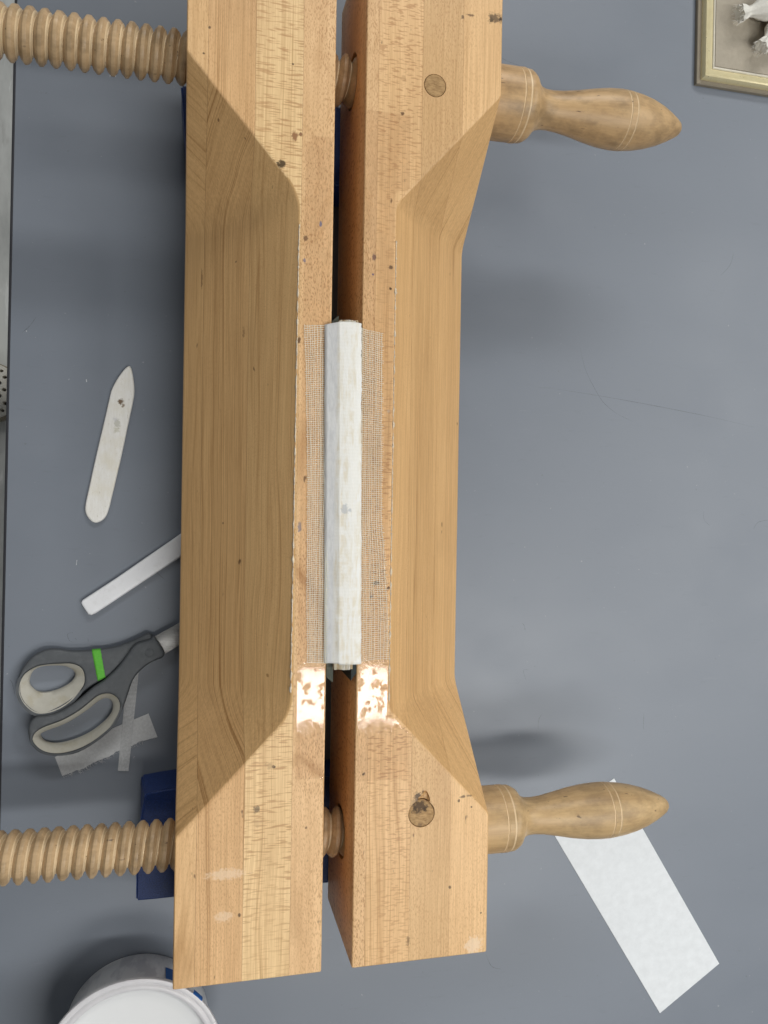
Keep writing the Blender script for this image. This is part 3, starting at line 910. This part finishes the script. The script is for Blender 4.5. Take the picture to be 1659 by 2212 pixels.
# ------------------------------------------------------------------ blue wrapped blocks under the press
s = NT('navy_book_cloth')
n = s.noise(s.mapping(), 900, 3, .7)
n2 = s.noise(s.mapping(scale=(1, 1, 1)), 45, 4, .6)
c = s.mix(s.rng(n, .35, .7), (0.007, 0.024, 0.105), (0.017, 0.052, 0.225))
c = s.mix(s.rng(n2, .6, .75, 0, .35), c, (0.05, 0.07, 0.14))
s.color(c); s.rough(.48, .45); s.bump(n, .3, .0006)
M_NAVY = s.m
def wrapped_block(x0, x1, y0, y1, z1, label, chip, skew=0):
    root = empty('wrapped_block', ((x0 + x1) / 2, (y0 + y1) / 2, 0))
    tag(root, label, 'weight', 'blue wrapped blocks under the press')
    bm = box_bm(x0, x1, y0, y1, 0.0003, z1, 0)
    bmesh.ops.subdivide_edges(bm, edges=list(bm.edges), cuts=11, use_grid_fill=True)
    for v in bm.verts:
        tx = (v.co.x - x0) / (x1 - x0); ty = (v.co.y - y0) / (y1 - y0); tz = v.co.z / z1
        # the wrapping slumps at the far corner of the exposed end
        if tx < .25 and ty > .45 and chip:
            v.co.x += .0062 * (ty - .45) / .55 * tz * (1 - tx / .25) + .0006 * mn.noise(v.co * 120)
        if ty > .9 and tx < .2 and chip:
            v.co.y -= .004 * (1 - tx / .2) ** 1.5
        if tx < .5:
            v.co.x += skew * (1 - ty) * (1 - tx * 2)
        v.co += Vector((.0004 * mn.noise(v.co * 70), .0004 * mn.noise(v.co * 70 + Vector((5, 0, 0))), 0))
    bmesh.ops.recalc_face_normals(bm, faces=bm.faces)
    es = [e for e in bm.edges if len(e.link_faces) == 2 and e.calc_face_angle(0) > 1.0]
    bmesh.ops.bevel(bm, geom=es, offset=.0016, segments=3, affect='EDGES')
    obj('body', bm, M_NAVY, root, 45)
    # paper overlaps: thin raised folds of the wrapping
    zz = z1 + .00002
    def fold(a, b, c_, d):
        V = [(a, c_, zz), (b, c_, zz), (b, d, zz), (a, d, zz)]
        bm = bmesh.new()
        vs_ = [bm.verts.new(q) for q in V]; bm.faces.new(vs_)
        r = bmesh.ops.extrude_face_region(bm, geom=list(bm.faces))
        for v in r['geom']:
            if isinstance(v, bmesh.types.BMVert):
                v.co.z += .0004
        obj('wrapping_fold', bm, M_NAVY, root, 30)
    if chip:
        fold(x0 + .009, x0 + .028, y0 + .052, y1 - .010)
        fold(x0 + .0225, x0 + .16, y0 + .004, y0 + .048)
    return root
wrapped_block(-.2990, -.1000, -.3300, -.2370, .0500, 'dark blue wrapped block sticking out under the press near the white tub', True)
wrapped_block(-.2726, -.0750, .2790, .3480, .0500, 'dark blue wrapped block hidden under the top end of the press', False, .0065)

# ------------------------------------------------------------------ folders, scissors, papers at the left
BONE = [(-0.3149, 0.1199), (-0.3131, 0.1198), (-0.3114, 0.116), (-0.3098, 0.1069), (-0.3092, 0.0987), (-0.3101, 0.0895), (-0.3142, 0.0679), (-0.3196, 0.0391), (-0.3269, 0.0043),
        (-0.3292, -0.0059), (-0.332, -0.0131), (-0.3372, -0.0172), (-0.342, -0.0174), (-0.3463, -0.0132), (-0.3485, -0.0082), (-0.3484, -0.0011), (-0.3453, 0.0151), (-0.3408, 0.0385),
        (-0.3336, 0.0732), (-0.3295, 0.0937), (-0.3282, 0.0988), (-0.3244, 0.1071), (-0.3187, 0.1161)]
s = NT('bone')
n = s.noise(s.mapping(rot=(0, 0, .2), scale=(6, 1, 1)), 90, 4, .65)
n2 = s.noise(s.mapping(), 45, 4, .6)
c = s.mix(s.rng(n, .3, .7), (0.80, 0.78, 0.73), (0.88, 0.87, 0.84))
c = s.mix(s.rng(n2, .48, .7, 0, .45), c, (0.72, 0.66, 0.50))
pk = s.noise(s.mapping(rot=(0, 0, .2), scale=(3, 1, 1)), 340, 3, .6)
c = s.mix(s.rng(pk, .64, .72, 0, .55), c, (0.42, 0.38, 0.30))
c = s.spots(c, [(-.3205, .0880, .003, .0026, (.16, .10, .05), .95, (1, .75)), (-.3185, .0850, .003, .0018, (.22, .15, .08), .85),
                (-.3230, .0690, .003, .0030, (.50, .49, .42), .7, (1, .6)), (-.3238, .0640, .003, .0032, (.55, .53, .42), .6), (-.3250, .0730, .003, .0026, (.58, .57, .58), .5)])
s.color(c); s.rough(.38, .5); s.bump(n, .1, .0005)
slab('bone_folder', catmull(BONE, 3), [], .0002, .0036, .0015, s.m, None, 40, 4)
tag(bpy.data.objects['bone_folder'], 'pointed cream bone folder with a brown stain, lying left of the press', 'bone folder')
TEF = [(-0.3507, -0.0872), (-0.3499, -0.0852), (-0.3485, -0.0842), (-0.322, -0.0660), (-0.2687, -0.0272), (-0.232, -0.0010), (-0.2200, -0.0120), (-0.2330, -0.0235), (-0.2684, -0.0479),
       (-0.3024, -0.0715), (-0.3380, -0.0962), (-0.3420, -0.0981), (-0.3445, -0.0975), (-0.3462, -0.0952), (-0.3500, -0.0892)]
M_TEF = plain('white_plastic', (0.84, 0.85, 0.88), .35, .5, .02, 60, 0, dirt=((.62, .62, .62), 130, .35))
slab('plastic_folder', TEF, [], .0002, .0052, .0016, M_TEF, None, 40, 3)
tag(bpy.data.objects['plastic_folder'], 'smooth bright white plastic folder, its far half hidden under the press', 'folder')

A = [(-0.3995, -0.1643), (-0.4002, -0.1552), (-0.3985, -0.1461), (-0.3948, -0.139), (-0.3894, -0.1328), (-0.3827, -0.1284), (-0.3759, -0.1263), (-0.3682, -0.1265), (-0.3596, -0.1281), (-0.3526, -0.1285), (-0.3413, -0.1281), (-0.3299, -0.127), (-0.3194, -0.125), (-0.3105, -0.1219), (-0.3016, -0.1179), (-0.2935, -0.1145), (-0.2885, -0.1215), (-0.2924, -0.1289), (-0.3059, -0.1323), (-0.3094, -0.1355), (-0.3147, -0.1396), (-0.3208, -0.1459), (-0.3261, -0.1509), (-0.334, -0.1552), (-0.34, -0.1583), (-0.3452, -0.1622), (-0.3504, -0.1667), (-0.3555, -0.1711), (-0.3624, -0.1757), (-0.3709, -0.1801), (-0.3777, -0.1821), (-0.3845, -0.1815), (-0.3905, -0.1778), (-0.3957, -0.1722)]
HA = [(-0.3919, -0.1531), (-0.3903, -0.1477), (-0.3869, -0.1436), (-0.381, -0.1413), (-0.3724, -0.1409), (-0.3646, -0.1413), (-0.3585, -0.1436), (-0.3549, -0.1474), (-0.3549, -0.1512), (-0.3583, -0.1561), (-0.3635, -0.1597), (-0.3704, -0.1627), (-0.3781, -0.1642), (-0.385, -0.1635), (-0.3893, -0.1601), (-0.3915, -0.1568)]
IA = [(-0.3987, -0.1607), (-0.398, -0.1543), (-0.3955, -0.1481), (-0.391, -0.1437), (-0.3842, -0.1402), (-0.3757, -0.1388), (-0.3663, -0.1385), (-0.3586, -0.1385), (-0.3525, -0.1403), (-0.3481, -0.1441), (-0.3464, -0.1497), (-0.3466, -0.1562), (-0.3492, -0.1612), (-0.3538, -0.1679), (-0.3607, -0.1741), (-0.3692, -0.1788), (-0.3777, -0.1809), (-0.3846, -0.1804), (-0.3905, -0.1765), (-0.3952, -0.1708), (-0.3978, -0.1652)]
B = [(-0.2919, -0.1189), (-0.2888, -0.1166), (-0.2805, -0.1295), (-0.2805, -0.1332), (-0.2827, -0.1355), (-0.2903, -0.1386), (-0.2965, -0.1426), (-0.3018, -0.1476), (-0.3062, -0.154), (-0.3088, -0.1613), (-0.3113, -0.1696), (-0.3139, -0.1779), (-0.3173, -0.1861), (-0.3225, -0.1947), (-0.3294, -0.2013), (-0.3372, -0.2073), (-0.3458, -0.2124), (-0.3544, -0.2156), (-0.3647, -0.2166), (-0.3741, -0.2156), (-0.3809, -0.2127), (-0.386, -0.2079), (-0.389, -0.2023), (-0.3902, -0.1954), (-0.3898, -0.19), (-0.388, -0.1855), (-0.3838, -0.1825), (-0.3762, -0.1822), (-0.3686, -0.1805), (-0.3601, -0.1762), (-0.3516, -0.1703), (-0.3447, -0.1642), (-0.3379, -0.1585), (-0.3309, -0.154), (-0.324, -0.1478), (-0.3188, -0.1424), (-0.3127, -0.1342), (-0.3066, -0.1251), (-0.3013, -0.1215)]
HB = [(-0.3826, -0.2003), (-0.3803, -0.1977), (-0.3756, -0.1956), (-0.3679, -0.1932), (-0.3593, -0.1895), (-0.3507, -0.1843), (-0.342, -0.1782), (-0.335, -0.1724), (-0.3289, -0.17), (-0.3244, -0.1719), (-0.323, -0.1767), (-0.3238, -0.1822), (-0.3277, -0.1886), (-0.3338, -0.1944), (-0.3417, -0.2001), (-0.3504, -0.2043), (-0.3591, -0.2071), (-0.3677, -0.2085), (-0.3746, -0.2077), (-0.3798, -0.2051)]
IB = [(-0.3865, -0.201), (-0.3853, -0.1966), (-0.3812, -0.1927), (-0.3736, -0.1894), (-0.3651, -0.1866), (-0.3566, -0.1824), (-0.348, -0.1769), (-0.3412, -0.1712), (-0.3351, -0.1663), (-0.329, -0.1644), (-0.3229, -0.1654), (-0.318, -0.1698), (-0.3164, -0.1759), (-0.3178, -0.1823), (-0.3216, -0.1905), (-0.3286, -0.1976), (-0.3364, -0.2037), (-0.345, -0.2087), (-0.3536, -0.212), (-0.363, -0.2137), (-0.3716, -0.2132), (-0.3784, -0.2106), (-0.3835, -0.2062)]
sc = empty('scissors', (-.33, -.165, 0))
tag(sc, 'grey handled scissors with pale finger loops and green tape, blades under the press', 'scissors')
M_GREY = plain('dark_grey_plastic', (0.092, 0.100, 0.109), .52, .4, .10, 220, .05, dirt=((.15, .16, .17), 90, .4))
M_GRIP = plain('pale_grip', (0.47, 0.455, 0.40), .6, .35, .08, 160, .1, dirt=((.36, .32, .22), 70, .6))
s = NT('brushed_steel')
n = s.noise(s.mapping(rot=(0, 0, -.5), scale=(1, 14, 1)), 110, 4, .7)
s.color(s.mix(n, (.22, .215, .21), (.55, .54, .53))); s.b.inputs['Metallic'].default_value = 1
s.rough(.35); s.bump(n, .4, .0005)
M_STEEL = s.m
def grip(outer, hole, z_out, z_in, parent, zlow):
    n = 72
    o_ = resample(catmull(outer, 3), n); h_ = resample(catmull(hole, 3), n)
    # line the loops up
    best = min(range(n), key=lambda k: sum((o_[i] - h_[(i + k) % n]).length_squared for i in range(0, n, 4)))
    V, F = [], []
    ts = [(0, z_out, 0), (.04, z_out + .0004, 0), (.35, z_out - (z_out - z_in) * .18, 0), (.75, z_out - (z_out - z_in) * .55, 0), (1, z_in, 0), (1.0, zlow, 0)]
    for t, z, _ in ts:
        for i in range(n):
            q = o_[i].lerp(h_[(i + best) % n], t)
            V.append((q.x, q.y, z))
    for r in range(len(ts) - 1):
        for i in range(n):
            F.append((r * n + i, r * n + (i + 1) % n, (r + 1) * n + (i + 1) % n, (r + 1) * n + i))
    return pydata('finger_grip', V, F, M_GRIP, parent, 60)
def shrink(pts, k):
    c = sum((Vector(q) for q in pts), Vector((0, 0))) / len(pts)
    return [tuple(c + (Vector(q) - c) * k) for q in pts]
hA = slab('handle', catmull(A, 3), [catmull(shrink(IA, .985), 3)], .0006, .0105, .0026, M_GREY, sc, 50, 4)
grip(IA, HA, .0103, .0052, hA, .0006)
hB = slab('handle', catmull(B, 2), [catmull(shrink(IB, .985), 3)], .0016, .0155, .0024, M_GREY, sc, 50, 4)
grip(IB, HB, .0152, .0078, hB, .0016)
BL = [(-0.2960, -0.1225), (-0.2886, -0.1168), (-0.2691, -0.1060), (-0.235, -0.0880), (-0.2000, -0.0720), (-.196, -.0725), (-0.2300, -0.0990), (-0.2689, -0.1236), (-0.2802, -0.1306), (-0.2880, -0.1345)]
slab('blade', BL, [], .0082, .0106, .0003, M_STEEL, sc, 30, 1)
BL2 = [(x + .0012, y - .0018) for x, y in BL]
slab('blade', BL2, [], .0050, .0078, .0003, M_STEEL, sc, 30, 1)
# pivot cap on the upper handle
bm = bmesh.new()
bmesh.ops.create_uvsphere(bm, u_segments=32, v_segments=12, radius=.0042)
bmesh.ops.scale(bm, vec=(1, 1, .16), verts=bm.verts)
bmesh.ops.translate(bm, vec=(-.2926, -.1302, .0153), verts=bm.verts)
obj('pivot_cap', bm, M_GREY, sc, 60)
s = NT('green_tape')
n = s.noise(s.mapping(rot=(0, 0, .2), scale=(1, 3, 1)), 300, 4, .6)
s.color(s.mix(n, (.085, .40, .035), (.16, .56, .07))); s.rough(.6, .3); s.bump(n, .4, .0006)
GT = [(-0.3408, -0.1272), (-0.3337, -0.1268), (-0.3289, -0.1530), (-0.3352, -0.1560)]
V, F = [], []
NG = 18
for j in range(NG + 1):
    t = j / NG
    a = Vector(GT[0]).lerp(Vector(GT[3]), t); b = Vector(GT[1]).lerp(Vector(GT[2]), t)
    z = .0107 - .0030 * max(0, 1 - t / .10) ** 2 - .0040 * max(0, 1 - (1 - t) / .09) ** 2
    for k in range(5):
        q = a.lerp(b, k / 4)
        V.append((q.x + .0003 * mn.noise((t * 9, k, 1)), q.y, z + .00012 * mn.noise((q.x * 400, q.y * 400, 3))))
for j in range(NG):
    for k in range(4):
        F.append((j * 5 + k, j * 5 + k + 1, j * 5 + 6 + k, j * 5 + 5 + k))
gt = pydata('green_tape', V, F, s.m, sc, 60)
sm = gt.modifiers.new('thickness', 'SOLIDIFY'); sm.thickness = .00015

# papers
M_TISS = paper('tissue_paper', (0.82, 0.83, 0.84), .24, .04, 500, .15)
M_TISS2 = paper('tissue_strip', (0.80, 0.81, 0.82), .45, .03, 500, .15)
def sheet(name, outline, z, mat, label, cat, wave=.0004, sub=3):
    bm = bmesh.new()
    vs_ = [bm.verts.new((x, y, z)) for x, y in outline]
    bm.faces.new(vs_)
    bmesh.ops.triangulate(bm, faces=bm.faces)
    bmesh.ops.subdivide_edges(bm, edges=list(bm.edges), cuts=sub, use_grid_fill=True)
    for v in bm.verts:
        v.co.z = z + wave * (1 + mn.noise(Vector((v.co.x * 35, v.co.y * 35, z * 1000))))
    o = obj(name, bm, mat, None, None)
    if o.data.polygons[0].normal.z < 0:
        o.data.flip_normals()
    sm = o.modifiers.new('thickness', 'SOLIDIFY'); sm.thickness = .00010; sm.offset = 1
    return tag(o, label, cat)
TORN = [(-0.3708, -0.2212), (-0.3646, -0.2381)]
jag = [(-0.3646, -0.2381), (-0.3594, -0.2361), (-0.3524, -0.2337), (-0.3489, -0.2334), (-0.3428, -0.2301), (-0.3366, -0.2267), (-0.3295, -0.2243), (-0.3251, -0.2231), (-0.3215, -0.22), (-0.3144, -0.2171), (-0.3072, -0.2151), (-0.3009, -0.2116), (-0.2936, -0.2101), (-0.2854, -0.2082)]
jf = []
for i in range(len(jag) - 1):
    for k in range(6):
        t = k / 6
        x = jag[i][0] + (jag[i + 1][0] - jag[i][0]) * t; y = jag[i][1] + (jag[i + 1][1] - jag[i][1]) * t
        jf.append((x, y + (.0007 * mn.noise((x * 420, 1, 0)) + .0005 * mn.noise((x * 1400, 1, 3)) if (i or k) else 0)))
TORN = [(-0.3708, -0.2212)] + jf + [jag[-1], (-0.2934, -0.1868), (-0.3236, -0.1985)]
sheet('torn_tissue', TORN, .0003, M_TISS, 'torn white tissue paper scrap with one ragged edge, under the scissors', 'paper', .0003, 2)
# loose fibres along the torn edge
torn = bpy.data.objects['torn_tissue']
V, F = [], []
for i in range(70):
    q = random.choice(jf[2:])
    a = random.uniform(-2.4, -.3); L = random.uniform(.0012, .0040)
    c1 = (q[0], q[1] + .0003, .0006)
    pts = [c1, (q[0] + L * .5 * math.cos(a), q[1] + L * .5 * math.sin(a), .0009), (q[0] + L * math.cos(a + .6), q[1] + L * math.sin(a + .6), .0005)]
    thread(pts, .00007)
fb = pydata('loose_fibres', V, F, plain('paper_fibre', (.75, .76, .77), .8), torn, 60)
fb['kind'] = 'stuff'
STRIP = [(-0.3186, -0.2361), (-0.3096, -0.2368), (-0.3060, -0.1950), (-0.3027, -0.1560), (-0.3020, -0.1440), (-0.3100, -0.1430), (-0.3129, -0.1650), (-0.3152, -0.1920)]
sheet('tissue_strip', STRIP, .0013, M_TISS2, 'narrow translucent tissue strip crossing the torn scrap beside the scissors', 'paper', .0002, 2)
M_SLIP = paper('japanese_paper', (0.765, 0.79, 0.815), 0, .045, 110, .04)
sheet('paper_slip', [(0.0935, -0.3157), (0.224, -0.5235), (0.2939, -0.4798), (0.1661, -0.2741)], .0004, M_SLIP,
      'long white paper slip on the table under the bottom right handle', 'paper', .00008, 5)

# ------------------------------------------------------------------ translucent tub of white paste
tub = empty('paste_tub', (-.2985, -.461, 0))
tag(tub, 'round translucent plastic tub of white paste with blue tape, at the bottom left', 'tub')
TC = Vector((-.2985, -.4600))
s = NT('milky_plastic')
n = s.noise(s.mapping(scale=(1, 1, .4)), 60, 4, .6)
# paste smeared inside shows through the wall as whiter patches
c = s.mix(s.rng(n, .42, .52), (0.72, 0.72, 0.745), (0.93, 0.93, 0.93))
s.color(c); s.rough(.28, .5)
s.b.inputs['Subsurface Weight'].default_value = 0.25
s.b.inputs['Subsurface Radius'].default_value = (.01, .01, .01)
s.b.inputs['Subsurface Scale'].default_value = 0.2
M_TUB = s.m
s = NT('milky_rim')
n = s.noise(s.mapping(), 50, 4, .6)
s.color(s.mix(n, (.60, .59, .62), (.78, .77, .79))); s.rough(.30, .5)
M_RIM = s.m
def revolve(prof, mat, name, parent, seg=96, smooth=40, a0=0, a1=2 * PI, closed=True):
    V, F = [], []
    m = seg if closed else seg + 1
    for r, z in prof:
        for k in range(m):
            a = a0 + (a1 - a0) * k / seg
            V.append((TC.x + r * math.cos(a), TC.y + r * math.sin(a), z))
    for i in range(len(prof) - 1):
        for k in range(seg):
            k2 = (k + 1) % m
            F.append((i * m + k, i * m + k2, (i + 1) * m + k2, (i + 1) * m + k))
    return pydata(name, V, F, mat, parent, smooth)
revolve([(.0005, .0003), (.0560, .0003), (.0590, .0012), (.0605, .0035), (.0628, .0300), (.0650, .0520), (.0638, .0520), (.0616, .0300), (.0596, .0040), (.0005, .0030)], M_TUB, 'wall', tub)
revolve([(.0630, .0500), (.0655, .0500), (.0668, .0515), (.0668, .0535), (.0672, .0540), (.0708, .0560), (.0716, .0585), (.0712, .0605), (.0695, .0612), (.0672, .0606), (.0660, .0614), (.0640, .0618), (.0622, .0610), (.0616, .0560), (.0622, .0510), (.0630, .0500)], M_RIM, 'rim', tub)
M_PASTE = plain('white_paste', (0.83, 0.84, 0.85), .45, .5, .015, 40, .05)
revolve([(.0005, .0572), (.030, .0570), (.050, .0568), (.058, .0572), (.0605, .0580), (.0614, .0590)], M_PASTE, 'paste', tub)
s = NT('blue_tape')
n = s.noise(s.mapping(), 500, 3, .6)
s.color(s.mix(n, (.012, .085, .33), (.03, .15, .47))); s.rough(.55, .3)
M_BT = s.m
revolve([(.0629, .0250), (.0641, .0360), (.0656, .0498)], M_BT, 'blue_tape', tub, 10, 60, A_(52), A_(68), False)
revolve([(.0722, .0560), (.0724, .0585), (.0718, .0605), (.0712, .0609)], M_BT, 'blue_tape', tub, 10, 60, A_(41), A_(49), False)

# ------------------------------------------------------------------ gilt frame with cloth bundles, top right
fr_ = empty('picture_frame', (.37, .56, 0))
tag(fr_, 'gilt moulded frame around a taupe panel, lying on the table at the top right', 'frame')
s = NT('worn_gilt')
n = s.noise(s.mapping(), 120, 4, .65)
n2 = s.noise(s.mapping(), 420, 3, .6)
c = s.mix(n, (.70, .60, .33), (.84, .76, .50))
c = s.mix(s.rng(n2, .66, .72, 0, .8), c, (.10, .085, .03))
s.color(c); s.b.inputs['Metallic'].default_value = .35; s.rough(.34, .6)
M_GILT = s.m
M_TAUPE = plain('taupe_board', (0.40, 0.355, 0.285), .75, .3, .08, 260, .2)
M_TAUPE2 = plain('taupe_side', (0.27, 0.235, 0.18), .7, .3, .08, 160, .2)
FX0, FY0, FX1, FY1 = .2440, .4447, .52, .70
def ring(prof, name, mat):
    V, F = [], []
    for d, z in prof:
        V += [(FX0 + d, FY0 + d, z), (FX1 - d, FY0 + d, z), (FX1 - d, FY1 - d, z), (FX0 + d, FY1 - d, z)]
    for i in range(len(prof) - 1):
        for k in range(4):
            F.append((i * 4 + k, i * 4 + (k + 1) % 4, i * 4 + 4 + (k + 1) % 4, i * 4 + 4 + k))
    return pydata(name, V, F, mat, fr_, 25)
ring([(.019, .0003), (0, .0003), (0, .0040), (.0006, .0046), (.0050, .0046)], 'base_board', M_TAUPE2)
ring([(.0042, .0042), (.0042, .0052), (.0050, .0085), (.0062, .0104), (.0076, .0108), (.0090, .0100), (.0150, .0086), (.0152, .0060)], 'moulding', M_GILT)
ring([(.0151, .0060), (.0152, .0092), (.0158, .0100), (.0166, .0100), (.0172, .0094), (.0174, .0060)], 'inner_lip', plain('pale_lip', (.74, .70, .60), .35, .6))
bm = box_bm(FX0 + .0186, FX1 - .0186, FY0 + .0186, FY1 - .0186, .0010, .0084, .0004, 1)
obj('panel', bm, M_TAUPE, fr_, 40)
M_CLOTH = plain('white_cloth', (0.74, 0.72, 0.66), .85, .2, .08, 500, .4)
def bundle(p0, p1, r, label, seed):
    a = Vector(p0); b = Vector(p1); d = (b - a).normalized(); sd = Vector((-d.y, d.x, 0))
    root = empty('cloth_bundle', (b.x, b.y, .0085))
    tag(root, label, 'cloth', 'white cloth bundles on the framed panel')
    V, F = [], []
    NL, NR_ = 26, 28
    for i in range(NL + 1):
        t = i / NL
        q = a.lerp(b, t)
        # flared torn mouth, tied waist, round body
        rr = r * (interp(t, [(0, .62), (.10, .55), (.22, .34), (.34, .52), (.5, .86), (.7, 1.0), (.88, .9), (1, .35)]))
        for k in range(NR_):
            th = 2 * PI * k / NR_
            w = rr * (1 + .10 * math.sin(th * 7 + seed + t * 5) * (1.6 if t < .3 else .5) + .12 * mn.noise((math.cos(th) * 2, math.sin(th) * 2, t * 6 + seed)))
            fl = .0022 * mn.noise((th * 2, seed, 3)) if i == 0 else 0
            V.append(tuple(q + sd * (w * math.cos(th)) + Vector((0, 0, .0095 + r * .9 + w * .9 * math.sin(th) - r * .9 * 0)) + d * fl - Vector((0, 0, q.z))))
    for i in range(NL):
        for k in range(NR_):
            F.append((i * NR_ + k, i * NR_ + (k + 1) % NR_, (i + 1) * NR_ + (k + 1) % NR_, (i + 1) * NR_ + k))
    F.append(tuple(NL * NR_ + k for k in range(NR_)))
    q0 = a.lerp(b, .03)
    V.append((q0.x, q0.y, .0095 + r * .9))
    for k in range(NR_):
        F.append((len(V) - 1, k, (k + 1) % NR_))
    pydata('wrap', V, F, M_CLOTH, root, 70)
    global_V = []
    return root, a, d, sd, r
for (p0, p1, r, lab, sd_) in (((.2810, .5130, 0), (.3330, .5300, 0), .0130, 'white cloth bundle with a flared frayed end, upper of two on the framed panel', 1.0),
                              ((.3080, .4830, 0), (.3380, .5185, 0), .0125, 'white frayed cloth bundle nearest the corner of the gilt frame', 4.0)):
    root, a, d, sdv, r = bundle(p0, p1, r, lab, sd_)
    V, F = [], []
    for i in range(26):
        th = random.random() * 2 * PI
        q = a + sdv * (r * .6 * math.cos(th)); z = .0095 + r * .9 + r * .55 * math.sin(th)
        L = random.uniform(.002, .006); sp = random.uniform(-.7, .7)
        e = q - d * L + sdv * (L * sp)
        thread([(q.x, q.y, z), ((q.x + e.x) / 2, (q.y + e.y) / 2, z + .0004), (e.x, e.y, z - .001)], .00013)
    o = pydata('frayed_threads', V, F, M_CLOTH, root, 60)
    o['kind'] = 'stuff'

# ------------------------------------------------------------------ perforated clog on the floor past the table edge
cl = empty('perforated_clog', (-.60, .185, -.75))
tag(cl, 'cream perforated clog on the floor, just past the left table edge', 'shoe')
M_CLOG = plain('cream_foam', (0.80, 0.76, 0.68), .6, .3, .08, 90, .1, dirt=((.40, .35, .28), 50, .5))
bm = bmesh.new()
bmesh.ops.create_uvsphere(bm, u_segments=40, v_segments=24, radius=1)
for v in bm.verts:
    z = v.co.z
    v.co.x = math.copysign(abs(v.co.x) ** .8, v.co.x) * .115
    v.co.y = math.copysign(abs(v.co.y) ** .8, v.co.y) * .054
    v.co.z = (max(z, -.25) + .25) * .066
    v.co += Vector((-.655, .184, -.732))
base = tmp_obj(bm)
tools = []
for i in range(5):
    for j in range(7):
        x = -.553 - i * .0125 + (j % 2) * .006; y = .150 + j * .0105
        tools.append((x, y))
bmt = bmesh.new()
for x, y in tools:
    r = bmesh.ops.create_cone(bmt, cap_ends=True, segments=12, radius1=.0030, radius2=.0030, depth=.2, matrix=Matrix.Translation((x, y, -.70)))
tt = tmp_obj(bmt)
me = boolean(base, [(tt, 'DIFFERENCE')])
link('upper', me, M_CLOG, cl, 40)
kill(base, tt)
V = []; n = 40
for z in (-.7497, -.732):
    for k in range(n):
        a = 2 * PI * k / n
        V.append((-.655 + .118 * math.copysign(abs(math.cos(a)) ** .8, math.cos(a)), .184 + .057 * math.copysign(abs(math.sin(a)) ** .8, math.sin(a)), z))
pydata('sole', V, [tuple(range(n)), tuple(range(n, 2 * n))] + [(k, (k + 1) % n, n + (k + 1) % n, n + k) for k in range(n)], plain('clog_sole', (.30, .26, .20), .7), cl, 40)
